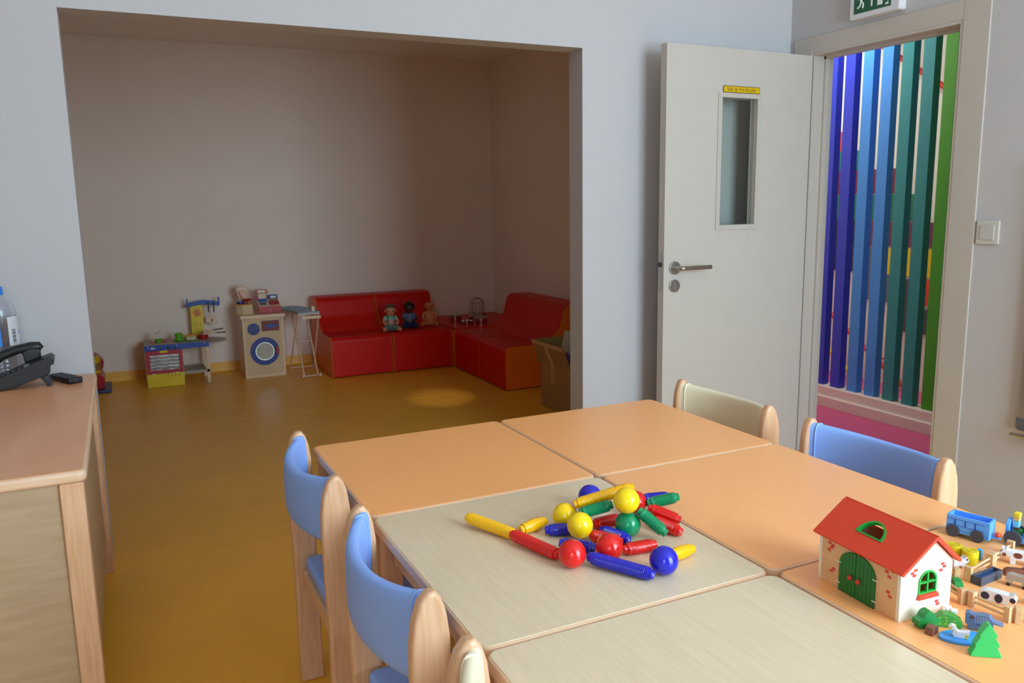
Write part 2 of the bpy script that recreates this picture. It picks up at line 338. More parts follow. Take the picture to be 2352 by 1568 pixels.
# ---- corridor behind the doorway
b = MB(); b.bb(4.72, 4.82, -1.0, 6.1, 0, 2.6); wc = struct('wall_corridor', b, M('corridor_paint', (228, 232, 216), 0.7, var=0.02))
b = MB(); b.bb(Xd + 0.115, 4.82, 6.0, 6.1, 0, 2.6); struct('wall_corridor_left', b, WALL)
b = MB(); b.bb(Xd + 0.115, 4.82, -1.0, -0.9, 0, 2.6); struct('wall_corridor_right', b, WALL)
PC = dict(red=(214, 72, 48), teal=(24, 128, 120), maroon=(120, 30, 52), green=(20, 120, 92), navy=(30, 34, 78), purple=(112, 52, 84), yellow=(232, 206, 20), slate=(90, 110, 130), grey=(72, 78, 84))
for c, y0, y1, q0, q1 in (('red', 4.26, 4.9, 1.605, 1.741), ('teal', 4.10, 4.9, 1.468, 1.603), ('maroon', 3.79, 4.9, 1.303, 1.466), ('green', 3.64, 4.9, 1.122, 1.294),
        ('navy', 4.08, 4.9, 0.95, 1.118), ('purple', 3.3, 4.078, 0.95, 1.112), ('navy', 4.08, 4.9, 0.758, 0.948), ('slate', 3.93, 4.078, 0.575, 0.94), ('yellow', 3.3, 3.928, 0.757, 0.938),
        ('slate', 3.78, 3.928, 0.57, 0.75), ('grey', 3.63, 3.778, 0.385, 0.735), ('red', 3.2, 3.628, 0.575, 0.742), ('grey', 3.2, 3.628, 0.385, 0.548)):
    b = MB(); b.bb(4.705, 4.72, y0, y1, q0, q1, 0.002); part('wall_panel', b, M('panel_' + c, PC[c], 0.5), wc, c + ' painted wall panel')
RAILR = M('red_rail', (206, 50, 34), 0.4); RAILY = M('yellow_rail', (226, 196, 24), 0.4)
def rail(lab, ya, za, yb, zb, m):
    t = thing('handrail', lab, 'handrail', (4.62, ya, za))
    b = MB(); b.cyl((0, 0, 0), (0, yb - ya, zb - za), 0.017, n=14); part('rail_tube', b, m, t)
    for f in (0.2, 0.5, 0.8):
        b = MB(); b.cyl((0, (yb - ya) * f, (zb - za) * f - 0.01), (0.10, (yb - ya) * f, (zb - za) * f - 0.02), 0.006, n=8); part('wall_bracket', b, m, t)
rail('upper sloping red handrail high on the stair wall behind the slats', 4.6, 2.69, 2.9, 1.54, RAILR)
rail('lower sloping red handrail near the floor behind the coloured slats', 4.9, 0.855, 3.62, 0.028, RAILR)
rail('sloping yellow handrail below the lower red one behind the slats', 4.9, 0.595, 4.06, 0.04, RAILY)
KERB = M('white_kerb', (214, 204, 196), 0.5, var=0.02)
sl = thing('slat_screen', 'screen of upright coloured square slats on a white kerb beyond the doorway', 'screen', (3.86, 3.3, 0))
b = MB(); b.bb(0.0, 0.045, -1.75, 2.65, 0, 0.064, 0.003); b.bb(0.028, 0.045, -1.75, 2.65, 0.064, 0.075); b.bb(0.03, 0.16, -1.75, 2.65, 0.075, 0.118, 0.003); part('kerb', b, KERB, sl)
SCOL = {'violet': (70, 40, 140), 'blue': (36, 56, 190), 'light blue': (58, 138, 220), 'teal': (26, 132, 138), 'green': (58, 150, 24), 'lime': (150, 190, 20)}
seq = ['violet', 'violet', 'blue', 'blue', 'light blue', 'light blue', 'teal', 'teal', 'green', 'green', 'lime', 'lime']
for i, c in enumerate(seq):
    yl = 3.744 + 0.1292 * 2 - 0.1292 * i
    b = MB(); b.bb(0, 0.052, -0.072, 0, 0, 2.46, 0.0015); s_ = part('slat', b, M('slat_' + c.replace(' ', '_'), SCOL[c], 0.35, var=0.02), sl, c + ' slat'); s_.location = (0.068, yl - 3.3, 0.118)
# ---- things on the walls
ex = thing('exit_sign', 'green running man exit sign in a white housing over the doorway', 'sign', (Xd, 2.632, 2.048))
b = MB(); b.prism(rpoly([(-0.128, 0, 0.012), (0.128, 0, 0.012), (0.128, 0.15, 0.012), (-0.128, 0.15, 0.012)]), -0.045, 0, 'yz', 0.004); part('housing', b, M('sign_housing', (214, 212, 218), 0.3, var=0.01), ex)
b = MB(); b.bb(-0.0465, -0.045, -0.088, 0.104, 0.022, 0.126); gp = part('pictogram_panel', b, M('exit_green', (12, 84, 54), 0.4, var=0.02), ex)
PICT = M('pictogram_white', (226, 232, 226), 0.5)
FX = -0.0472
b = MB()   # running man, arrow, door (y runs to the left in the picture)
def limb(pts, r): b.tube([(FX, y, z) for y, z in pts], r, 8)
b.cyl((FX, 0.051, 0.110), (FX - 0.0006, 0.051, 0.110), 0.0075, n=16)
limb([(0.058, 0.098), (0.067, 0.070)], 0.0045); limb([(0.060, 0.098), (0.076, 0.090), (0.083, 0.078)], 0.0022); limb([(0.058, 0.097), (0.052, 0.086), (0.044, 0.090)], 0.0022)
limb([(0.066, 0.072), (0.070, 0.052), (0.084, 0.044)], 0.0032); limb([(0.065, 0.070), (0.053, 0.058), (0.056, 0.040)], 0.0032)
part('running_figure', b, PICT, gp)
b = MB(); b.bb(FX, FX + 0.0008, 0.006, 0.014, 0.040, 0.085); b.prism([(-0.010, 0.078), (0.030, 0.078), (0.010, 0.112)], FX, FX + 0.0008, 'yz'); part('arrow', b, PICT, gp)
b = MB(); b.bb(FX, FX + 0.0008, -0.046, -0.020, 0.036, 0.112); part('door_symbol', b, PICT, gp)
b = MB(); b.prism([(-0.078, 0.031), (-0.060, 0.031), (-0.065, 0.041), (-0.070, 0.036), (-0.073, 0.045)], FX, FX + 0.0008, 'yz'); part('maker_mark', b, PICT, gp)
sw = thing('light_switch', 'white square rocker light switch beside the doorway', 'switch', (Xd, 2.064, 1.135))
b = MB(); b.prism(rpoly([(-0.045, -0.045, 0.004), (0.045, -0.045, 0.004), (0.045, 0.045, 0.004), (-0.045, 0.045, 0.004)]), -0.010, 0, 'yz', 0.002); part('switch_plate', b, M('switch_white', (196, 193, 188), 0.35, var=0.01), sw)
b = MB(); b.bb(-0.0135, -0.008, -0.028, 0.028, -0.028, 0.029, 0.001); part('rocker', b, M('switch_rocker', (190, 187, 183), 0.35, var=0.01), sw)
wb = thing('whiteboard', 'wall board in silver frame with dark grey corners at right edge', 'board', (Xd, 1.2, 0.398))
b = MB()
for y0, y1, q0, q1 in ((0.645, 0.675, 0.03, 0.97), (-0.675, -0.645, 0.03, 0.97), (-0.645, 0.645, 0, 0.03), (-0.645, 0.645, 0.97, 1.0)): b.bb(-0.025, -0.001, y0, y1, q0, q1, 0.003)
part('frame', b, M('aluminium', (176, 176, 180), 0.35, 0.8), wb)
b = MB(); b.bb(-0.018, -0.006, -0.645, 0.645, 0.03, 0.97); part('board_surface', b, M('board_black', (30, 32, 36), 0.25), wb)
for sy in (-1, 1):
    for q in (0.0, 1.0):
        dz = 0.045 if q == 0 else -0.045
        b = MB(); b.prism(rpoly([(sy * 0.678, q - (0.003 if q == 0 else -0.003), 0.016), (sy * 0.625, q - (0.003 if q == 0 else -0.003), 0), (sy * 0.625, q + dz * 0.7, 0), (sy * 0.645, q + dz, 0), (sy * 0.678, q + dz, 0)]), -0.028, -0.0015, 'yz', 0.002)
        part('corner_cap', b, M('grey_corner', (92, 92, 96), 0.5), wb)
b = MB(); b.tube([(-0.06, 0.675, -0.017), (-0.05, 0.672, -0.017), (-0.045, 0.6, -0.017), (-0.045, -0.6, -0.017)], 0.006, 10); b.bb(-0.05, -0.001, -0.6, 0.64, -0.022, -0.014); part('pen_tray', b, STEEL, wb)
sg = thing('name_sign', 'small yellow sign reading Sala de Pré-Escolar above the door pane', 'sign', (0, 0, 0))
_dm = Matrix.Translation(door.location) @ Matrix.Rotation(PI + math.radians(1.5), 4, 'Z')
sg.matrix_world = _dm @ Matrix.Translation((0.436, 0.0, 1.7645)) @ Matrix.Rotation(PI, 4, 'Z')
b = MB(); b.bb(-0.108, 0.108, -0.003, 0, -0.0150, 0.0150, 0.0005); part('sign_backing', b, DARKGAP, sg)
b = MB(); b.bb(-0.1055, 0.1055, -0.0036, -0.003, -0.0125, 0.0125); sp = part('sign_face', b, M('sign_yellow', (212, 172, 10), 0.35, var=0.02), sg, 'yellow printed face')
lt = part('lettering', text_mesh('Sala de Pré-Escolar', 0.0225, M('sign_letter', (120, 104, 30), 0.5)), None, sp); lt.rotation_euler = (PI / 2, 0, 0); lt.location = (0, -0.0040, 0)

# ============================================================ TABLES
TZ, TX, TY = 0.633, (0.4238, 0.9821, 1.5404), (2.1613, 1.5843, 1.0073, 0.4303)
def table(x0, x1, y0, y1, top_mat, label, group):
    g = 0.0022; cx, cy = (x0 + x1) / 2, (y0 + y1) / 2; w, d = (x1 - x0) / 2 - g, (y1 - y0) / 2 - g
    t = thing('school_table', label, 'table', (cx, cy, 0), 0, group)
    r = 0.022
    b = MB(); b.prism(rpoly([(-w, -d, r), (w, -d, r), (w, d, r), (-w, d, r)]), TZ - 0.024, TZ - 0.001, 'xy', 0.004); part('edge_band', b, BEECH_X, t, 'beech edge banding')
    e = 0.0042
    b = MB(); b.prism(rpoly([(-w + e, -d + e, r - e), (w - e, -d + e, r - e), (w - e, d - e, r - e), (-w + e, d - e, r - e)]), TZ - 0.004, TZ, 'xy', 0.0004, seg=1); part('tabletop', b, top_mat, t)
    k = 0.055
    b = MB(); z0, z1 = TZ - 0.084, TZ - 0.0245
    b.bb(-w + k, w - k, -d + 0.028, -d + 0.046, z0, z1, 0.002); b.bb(-w + k, w - k, d - 0.046, d - 0.028, z0, z1, 0.002); b.bb(-w + 0.028, -w + 0.046, -d + k, d - k, z0, z1, 0.002); b.bb(w - 0.046, w - 0.028, -d + k, d - k, z0, z1, 0.002)
    part('apron', b, BEECH, t)
    for sx in (-1, 1):
        for sy in (-1, 1):
            b = MB(); b.bb(sx * (w - 0.010), sx * (w - 0.050), sy * (d - 0.010), sy * (d - 0.050), 0, TZ - 0.0245, 0.008); part('leg', b, BEECH, t)
    return t
table(TX[0], TX[1], TY[1], TY[0], ORANGE_TOP, 'empty orange topped school table at far left beside first blue chair', 'square school tables pushed together')
table(TX[1], TX[2], TY[1], TY[0], ORANGE_TOP, 'empty orange topped school table farthest from camera beside cream chair and door', 'square school tables pushed together')
table(TX[0], TX[1], TY[2], TY[1], WOOD_TOP, 'pale wood topped school table carrying the magnetic balls and rods', 'square school tables pushed together')
table(TX[1], TX[2], TY[2], TY[1], ORANGE_TOP, 'orange topped school table between magnetic toys and right blue chair', 'square school tables pushed together')
table(TX[0], TX[1], TY[3], TY[2], WOOD_TOP, 'bare pale wood topped school table nearest the camera at bottom', 'square school tables pushed together')
table(TX[1], TX[2], TY[3], TY[2], ORANGE_TOP, 'orange topped school table carrying the toy barn and farm animals', 'square school tables pushed together')

# ============================================================ CHAIRS (local: the sitter faces +x, width along y)
def chair(loc, rz, vinyl, label, group):
    t = thing('nursery_chair', label, 'chair', loc, rz, group)
    for sy in (-1, 1):
        y0, y1 = sy * 0.185, sy * 0.2115; f0, f1 = sy * 0.150, sy * 0.173
        # rear leg and post in one shaped board
        L = [(-0.030, 0), (-0.031, 0.15), (-0.030, 0.32), (-0.0325, 0.45), (-0.0345, 0.56), (-0.033, 0.620), (-0.028, 0.655), (-0.018, 0.684), (-0.005, 0.699), (0.008, 0.700), (0.018, 0.688), (0.026, 0.662), (0.0305, 0.625), (0.0325, 0.56), (0.0315, 0.45), (0.030, 0.32), (0.031, 0.15), (0.032, 0)]
        b = MB(); b.prism(L[::-1], min(y0, y1), max(y0, y1), 'xz', 0.008, seg=3); part('rear_post', b, BEECH, t, ang=50)
        b = MB(); b.prism([(0.285, 0), (0.34, 0), (0.335, 0.20), (0.325, 0.335), (0.270, 0.335), (0.278, 0.20)], min(f0, f1), max(f0, f1), 'xz', 0.006); part('front_leg', b, BEECH, t)
        b = MB(); b.bb(-0.012, 0.272, f0, f1, 0.285, 0.330, 0.004); part('side_rail', b, BEECH, t)
    for x in (0.0, 0.30):
        b = MB(); b.bb(x - 0.011, x + 0.011, -(0.1848 if x == 0 else 0.149), (0.1848 if x == 0 else 0.149), 0.283, 0.325, 0.003); part('cross_rail', b, BEECH, t)
    b = MB(); b.prism(rpoly([(-0.005, -0.178, 0.02), (0.350, -0.178, 0.035), (0.350, 0.178, 0.035), (-0.005, 0.178, 0.02)]), 0.328, 0.364, 'xy', 0.011, seg=3); part('seat', b, vinyl, t, ang=50)
    # curved padded back, bulging away from the sitter
    th = 0.015
    def xc(v):
        s = (2 * v - 1); return -0.058 * (1 - abs(s) ** 2.2) + 0.004
    prof = []
    zlo, zhi = 0.530, 0.690
    for k in range(24):
        a = 2 * PI * k / 24; ca, sa = math.cos(a), math.sin(a)
        prof.append((th * math.copysign(abs(ca) ** 0.6, ca), (zlo + zhi) / 2 + (zhi - zlo) / 2 * math.copysign(abs(sa) ** 0.45, sa)))
    b = MB(); nv = 24; rings = []
    for j in range(nv + 1):
        v = j / nv; y = -0.186 + 0.372 * v
        zs = 0.014 * (1 - abs(2 * v - 1) ** 2)
        rings.append([b.bm.verts.new((xc(v) + px, y, pz - zs * (1 if pz > 0.61 else -0.9))) for px, pz in prof])
    for A, B in zip(rings, rings[1:]):
        for k in range(24): b.bm.faces.new((A[k], A[(k + 1) % 24], B[(k + 1) % 24], B[k]))
    b.bm.faces.new(rings[0]); b.bm.faces.new(rings[-1][::-1])
    back = part('backrest', b, vinyl, t, ang=60)
    for v in (0.035, 0.965):
        y = -0.186 + 0.372 * v; zs = 0.014 * (1 - abs(2 * v - 1) ** 2)
        b = MB(); b.tube([(xc(v) + px * 1.04, y, 0.61 + (pz - 0.61) * 1.006 - zs * (1 if pz > 0.61 else -0.9)) for px, pz in prof], 0.0026, 6, closed=True); part('piping', b, vinyl, back)
    return t
G = 'low wooden chairs around the tables'
chair((0.3775, 1.8925, 0), 0, BLUE_VINYL, 'sky blue padded chair with beech frame, farthest on the left side', G)
chair((0.3775, 1.2950, 0), 0, BLUE_VINYL, 'sky blue padded chair beside the pale table with magnetic toys', G)
chair((0.3775, 0.7450, 0), 0, CREAM_VINYL, 'cream padded chair at the bottom edge, nearest on the left side', G)
chair((1.6250, 1.9060, 0), PI, CREAM_VINYL, 'cream padded chair in front of the open door', G)
chair((1.6250, 1.3525, 0), PI, BLUE_VINYL, 'sky blue padded chair on the right side before the doorway', G)

# ============================================================ DESK ON THE LEFT
DX, DYF, DYB, DZT = -0.106, 1.940, 3.128, 0.7172
DESK_TOP = WOOD('beech_desk_laminate', (218, 154, 108), (228, 168, 122), (3, 1.0, 1), 2.5, 0.33, detail=3)
PANEL = WOOD('maple_panel', (176, 151, 120), (187, 162, 132), (1.2, 1.2, 14), 5, 0.45)
dk = thing('desk', 'beech desk with pale side panels holding the phone at left edge', 'desk', (-0.5, 2.534, 0))
w, d = 0.394, 0.594
b = MB(); b.prism(rpoly([(-w, -d, 0.02), (w, -d, 0.02), (w, d, 0.02), (-w, d, 0.02)]), DZT - 0.027, DZT - 0.0012, 'xy', 0.008, seg=3); part('edge_band', b, BEECH_X, dk)
e = 0.008
b = MB(); b.prism(rpoly([(-w + e, -d + e, 0.013), (w - e, -d + e, 0.013), (w - e, d - e, 0.013), (-w + e, d - e, 0.013)]), DZT - 0.006, DZT, 'xy', 0.0004, seg=1); part('desktop', b, DESK_TOP, dk)
for sx in (-1, 1):
    for sy in (-1, 1):
        b = MB(); b.bb(sx * (w - 0.008), sx * (w - 0.056), sy * (d - 0.010), sy * (d - 0.058), 0, DZT - 0.028, 0.004); part('leg', b, BEECH, dk)
b = MB(); b.bb(-w + 0.056, w - 0.0565, -d + 0.020, -d + 0.038, 0.03, DZT - 0.028); part('front_panel', b, PANEL, dk)
b = MB(); b.bb(w - 0.040, w - 0.024, -d + 0.058, d - 0.058, 0.13, DZT - 0.028); part('side_panel', b, PANEL, dk)
b = MB(); b.bb(-w + 0.024, -w + 0.040, -d + 0.058, d - 0.058, 0.13, DZT - 0.028); part('side_panel', b, PANEL, dk)
# telephone: x = front to raised back, y = across (handset on the far side)
PH = M('phone_black', (24, 24, 26), 0.42, var=0.05, bump=0.1, bs=900)
ph = thing('desk_phone', 'black push button desk phone with handset resting on it', 'phone', (-0.420, 2.945, DZT), math.radians(2))
side = [(0.0, 0.004), (0.03, 0.0), (0.075, 0.006), (0.165, 0.034), (0.186, 0.043), (0.189, 0.068), (0.200, 0.072), (0.203, 0.088), (0.192, 0.097), (0.150, 0.083), (0.03, 0.036), (0.0, 0.024)]
b = MB(); b.prism(side, 0.0, 0.095, 'xz', 0.003); part('body', b, PH, ph)
sl_ = math.atan2(0.083 - 0.036, 0.12); cs, sn = math.cos(sl_), math.sin(sl_)
def on_top(s, y, h=0.0): return (0.03 + s * cs - h * sn, y, 0.036 + s * sn + h * cs)
RotT = Matrix.Rotation(-sl_, 3, 'Y')
KEY = M('phone_key', (44, 46, 52), 0.4)
for i in range(5):
    for j in range(3):
        b = MB(); b.box(on_top(0.012 + i * 0.0165, 0.012 + j * 0.0145, 0.0015), (0.011, 0.0105, 0.004), 0.001, RotT); part('key', b, KEY, ph)
b = MB(); b.box(on_top(0.100, 0.024, 0.0004), (0.016, 0.034, 0.0016), 0, RotT); part('name_label', b, M('label_grey', (150, 150, 155), 0.5), ph)
b = MB(); b.tube([(0.000, 0.070, 0.043), (-0.001, 0.070, 0.052), (0.020, 0.070, 0.078), (0.055, 0.070, 0.103), (0.100, 0.070, 0.119), (0.140, 0.070, 0.124), (0.158, 0.070, 0.122), (0.166, 0.070, 0.114)], [0.014, 0.018, 0.0155, 0.0145, 0.0145, 0.017, 0.018, 0.012], 18)
b.cyl((0.004, 0.070, 0.036), (-0.002, 0.070, 0.052), 0.017, 0.015, 16, 0.003); b.prism([(0.118, 0.0735), (0.164, 0.090), (0.164, 0.118), (0.135, 0.122), (0.112, 0.110)], 0.053, 0.087, 'xz', 0.005)
part('handset', b, PH, ph, ang=60)
for y in (0.018, 0.075):
    b = MB(); b.prism([(0.158, 0.030), (0.176, 0.036), (0.190, 0.006), (0.186, 0.0), (0.176, 0.0)], y - 0.006, y + 0.006, 'xz', 0.002); part('foot', b, PH, ph)
rc = thing('remote_control', 'black remote control with rows of buttons lying beside the phone', 'remote', (-0.196, 3.030, DZT), math.atan2(-0.135, 0.065))
b = MB(); b.prism(rpoly([(-0.076, 0.003, 0.003), (0.076, 0.0, 0.008), (0.078, 0.021, 0.006), (-0.076, 0.017, 0.004)]), -0.022, 0.022, 'xz', 0.005); part('case', b, PH, rc)
b = MB(); b.prism(circ(0, 0.011, 0.005, 14), 0.0775, 0.0785, 'yz'); part('infrared_window', b, M('infrared_lens', (60, 60, 90), 0.08), rc)
for i in range(8):
    for j in range(3):
        m_ = M('red_key', (190, 40, 30), 0.4) if (i == 7 and j == 2) else KEY
        b = MB(); b.bb(-0.066 + i * 0.0175, -0.056 + i * 0.0175, -0.0165 + j * 0.0125, -0.0085 + j * 0.0125, 0.0165 + 0.0005 * i, 0.0190 + 0.0005 * i, 0.001); part('button', b, m_, rc)
# big water bottle
bt = thing('water_bottle', 'large clear plastic water bottle with blue cap and label', 'bottle', (-0.372, 3.096, DZT))
PET = GLASS('clear_plastic', (0.965, 0.97, 0.985), rough=0.05)
prof = [(0.0, 0.002), (0.040, 0.0), (0.049, 0.008), (0.051, 0.03)]
for i in range(6): prof += [(0.051, 0.035 + i * 0.014), (0.0495, 0.039 + i * 0.014), (0.0495, 0.043 + i * 0.014), (0.051, 0.047 + i * 0.014)]
prof += [(0.051, 0.225), (0.0500, 0.240), (0.046, 0.258), (0.037, 0.274), (0.024, 0.284), (0.0175, 0.288), (0.0175, 0.296)]
b = MB(); b.lathe(prof, 40); part('bottle_body', b, PET, bt, ang=60)
b = MB(); b.lathe([(0.0, 0.126), (0.048, 0.126), (0.048, 0.006), (0.0, 0.004)], 32); part('water', b, GLASS('water', (0.95, 0.965, 0.985)), bt)
b = MB(); b.lathe([(0.0, 0.318), (0.0185, 0.318), (0.0200, 0.316), (0.0200, 0.297), (0.0215, 0.296), (0.0215, 0.292), (0.0180, 0.2915)], 36); part('cap', b, M('blue_cap', (44, 120, 216), 0.35), bt)
LB = M('label_clear_white', (208, 210, 216), 0.45, var=0.04)
b = MB(); b.lathe([(0.0518, 0.128), (0.0518, 0.222)], 30, a0=math.radians(-58), a1=math.radians(40)); lb = part('label', b, LB, bt)
b = MB(); b.lathe([(0.0519, 0.128), (0.0519, 0.222)], 30, a0=math.radians(-215), a1=math.radians(-82)); part('blue_label', b, M('label_blue', (36, 116, 200), 0.4, var=0.5, vs=25), bt)
INK = M('barcode_ink', (40, 44, 60), 0.5)
b = MB()
for k in range(11):
    z = 0.136 + k * 0.0042
    b.lathe([(0.0521, z), (0.0521, z + (0.0028 if k % 3 else 0.0016))], 4, a0=math.radians(-45), a1=math.radians(-30))
part('barcode', b, INK, lb)
b = MB()
for k in range(3): b.lathe([(0.0521, 0.165 + 0.004 * k), (0.0521, 0.168 + 0.004 * k)], 4, a0=math.radians(-16 + 6 * k), a1=math.radians(-4 + 6 * k))
part('blue_mark', b, M('mark_blue', (60, 140, 220), 0.5), lb)

# ============================================================ SOFA MODULES IN THE ALCOVE
RED_V = M('red_sofa_vinyl', (206, 18, 12), 0.42, var=0.05, vs=5, bump=0.12, bs=700, spec=0.25)
RED_D = RED_V
ORG_V = M('orange_sofa_vinyl', (240, 116, 22), 0.4, var=0.04, vs=5, bump=0.12, bs=700, spec=0.45)
def sofa(loc, rz, width, label, e=0.005):
    """local: front at y = 0, back at y = depth, width along x"""
    t = thing('foam_seat', label, 'sofa', loc, rz, 'red foam seats in the alcove')
    D, SZ, BZ = 0.690, 0.308, 0.565
    seat = rpoly([(0.0, 0.008, 0.006), (0.66, 0.008, 0.006), (0.66, SZ, 0.004), (0.0, SZ, 0.040)])
    back = rpoly([(0.285, SZ + 0.001, 0.0), (D, SZ + 0.001, 0.0), (D, BZ, 0.045), (0.465, BZ, 0.055), (0.415, SZ + 0.08, 0.12)], 7)
    h = width / 2
    b = MB(); b.prism([(y, z) for y, z in seat][::-1], -h + e, h - e, 'yz', 0.002); part('seat', b, RED_V, t, ang=40)
    b = MB(); b.prism([(y, z) for y, z in back][::-1], -h + e, h - e, 'yz', 0.002); part('backrest', b, RED_V, t, ang=40)
    full = rpoly([(0.004, 0.006, 0.006), (D - 0.004, 0.006, 0.006), (D - 0.004, BZ - 0.004, 0.042), (0.469, BZ - 0.004, 0.052), (0.419, SZ + 0.08, 0.12), (0.285, SZ - 0.003, 0.02), (0.004, SZ - 0.004, 0.037)], 7)
    for s in (-1, 1):
        b = MB(); b.prism([(y, z) for y, z in full][::-1], min(s * (h - e), s * h), max(s * (h - e), s * h), 'yz', 0.002); part('side_panel', b, ORG_V, t, 'orange end panel')
    return t
sofa((1.602, 5.962, 0), 0, 0.472, 'red foam seat at the left end beside the ironing board')
sofa((2.080, 5.948, 0), 0, 0.472, 'red foam seat on which the three dolls sit')
sofa((2.318, 5.648, 0), -PI / 2, 0.456, 'red foam seat with back to the alcove side wall, next to the corner', 0.002)
sofa((2.318, 5.180, 0), -PI / 2, 0.456, 'red foam seat with orange end facing the cardboard box', 0.002)
cs_ = thing('corner_ottoman', 'flat red corner seat with orange sides carrying the toy pots', 'sofa', (2.675, 6.260, 0), 0, 'red foam seats in the alcove')
b = MB(); b.prism(rpoly([(-0.349, -0.377, 0.01), (0.340, -0.377, 0.01), (0.340, 0.400, 0.01), (-0.349, 0.400, 0.01)]), 0.008, 0.296, 'xy', 0.004); part('base_block', b, ORG_V, cs_, 'orange sides')
b = MB(); b.prism(rpoly([(-0.345, -0.373, 0.02), (0.336, -0.373, 0.02), (0.336, 0.396, 0.02), (-0.345, 0.396, 0.02)]), 0.2965, 0.313, 'xy', 0.006, seg=3); part('top_cushion', b, RED_V, cs_)

# ============================================================ THINGS IN THE ALCOVE
# ---- three baby dolls on the second seat (local: facing -y, seated at z = 0)
def doll(loc, rz, skin, label, lean=0.0, head_tilt=0.0):
    t = thing('baby_doll', label, 'doll', loc, rz, 'baby dolls on the red seat')
    V = [(0, 0.004, 0.034, 0.036), (0, 0, 0.066, 0.038), (0, 0.002, 0.100, 0.030), (0, 0.002, 0.122, 0.018), (0, -0.006 - head_tilt, 0.140, 0.030), (0, -0.004 - head_tilt, 0.166, 0.044), (0, 0.002 - head_tilt, 0.193, 0.034)]
    E = [(0, 1), (1, 2), (2, 3), (3, 4), (4, 5), (5, 6)]
    for s in (-1, 1):
        i = len(V); V += [(s * 0.024, -0.010, 0.025, 0.022), (s * 0.050, -0.048, 0.028, 0.018), (s * 0.060, -0.082, 0.017, 0.013), (s * 0.066, -0.094, 0.030, 0.011)]
        E += [(0, i), (i, i + 1), (i + 1, i + 2), (i + 2, i + 3)]
        i = len(V); V += [(s * 0.036, 0.0, 0.107, 0.016), (s * 0.056, -0.014, 0.078, 0.0125), (s * 0.046, -0.040, 0.060, 0.010), (s * 0.040, -0.054, 0.056, 0.009), (s * 0.033, -0.046, 0.066, 0.005)]
        E += [(2, i), (i, i + 1), (i + 1, i + 2), (i + 2, i + 3), (i + 2, i + 4)]
    body = part('body', skin_mesh('body', V, E, skin, 2), None, t)
    hc = Vector((0, -0.004 - head_tilt, 0.168)); n = 0
    for s in (-1, 1):
        b = MB(); b.sph(hc + Vector((s * 0.041, 0.002, -0.008)), 0.010, (0.5, 0.7, 1), 12); part('ear', b, skin, t)
        b = MB(); b.sph(hc + Vector((s * 0.0155, -0.0385, -0.006)), 0.0052, (1, 0.6, 1), 12); part('eye', b, M('doll_eye', (46, 30, 24), 0.2), t)
    b = MB(); b.sph(hc + Vector((0, -0.0425, -0.014)), 0.0055, n=12); part('nose', b, skin, t)
    b = MB(); b.sph(hc + Vector((0, -0.0375, -0.026)), 0.008, (1.1, 0.5, 0.4), 12); part('mouth', b, M('doll_lip', (176, 84, 74), 0.4), t)
    return t, hc
def torso_cloth(name, t, mat, grow, verts, edges, sub=2):
    return part(name, skin_mesh(name, [(x, y, z, r + grow) for x, y, z, r in verts], edges, mat, sub), None, t)
def hair(t, hc, mat, drop):
    b = MB(); prof = [(0.0, 0.047)]
    for k in range(1, 9):
        a = k / 8 * drop; prof.append((0.0445 * math.sin(a), 0.0465 * math.cos(a)))
    prof.append((0.0415 * math.sin(drop), 0.0425 * math.cos(drop)))
    b.lathe(prof, 24, hc, Matrix.Rotation(-0.5, 3, 'X')); part('hair', b, mat, t, ang=60)
SKA = M('doll_skin_peach', (214, 142, 108), 0.5, var=0.03); SKB = M('doll_skin_dark', (66, 44, 36), 0.45, var=0.03); SKC = M('doll_skin_tan', (216, 132, 88), 0.5, var=0.03)
dA, hc = doll((1.862, 6.075, 0.3085), -0.15, SKA, 'baby doll in mint shirt and plaid dungarees, leftmost of three', head_tilt=0.012)
hair(dA, hc, M('doll_hair', (96, 78, 66), 0.8, var=0.2, vs=60), 1.25)
torso_cloth('shirt', dA, M('mint_cotton', (140, 196, 172), 0.9), 0.0035, [(0, 0, 0.072, 0.037), (0, 0.002, 0.100, 0.031), (0, 0.002, 0.112, 0.024), (-0.036, 0, 0.107, 0.017), (-0.053, -0.010, 0.084, 0.016), (0.036, 0, 0.107, 0.017), (0.053, -0.010, 0.084, 0.016)], [(0, 1), (1, 2), (1, 3), (3, 4), (1, 5), (5, 6)])
PLG = PLAID('green_plaid', (66, 88, 84), (120, 140, 132), (150, 160, 152), 95)
dg_ = torso_cloth('dungarees', dA, PLG, 0.0045, [(0, 0.002, 0.034, 0.037), (0, -0.002, 0.078, 0.039), (-0.024, -0.010, 0.026, 0.022), (-0.048, -0.046, 0.028, 0.019), (-0.055, -0.066, 0.023, 0.017), (0.024, -0.010, 0.026, 0.022), (0.048, -0.046, 0.028, 0.019), (0.055, -0.066, 0.023, 0.017)], [(0, 1), (0, 2), (2, 3), (3, 4), (0, 5), (5, 6), (6, 7)])
BTN = M('white_button', (232, 232, 228), 0.4)
for s in (-1, 1):
    b = MB(); b.tube([(s * 0.021, -0.041, 0.070), (s * 0.022, -0.040, 0.094), (s * 0.024, -0.028, 0.116), (s * 0.024, -0.004, 0.128), (s * 0.022, 0.020, 0.118), (s * 0.020, 0.036, 0.085)], 0.005, 8); part('strap', b, PLG, dg_)
    b = MB(); b.sph((s * 0.0218, -0.0455, 0.096), 0.0045, n=10); part('button', b, BTN, dg_)
dB, hc = doll((2.040, 6.145, 0.3085), -0.25, SKB, 'dark skinned baby doll in navy checked shirt and jeans')
hair(dB, hc, M('doll_hair_black', (30, 24, 22), 0.85, var=0.2, vs=60), 1.5)
PLB = PLAID('navy_plaid', (40, 46, 92), (120, 126, 160), (130, 136, 170), 95)
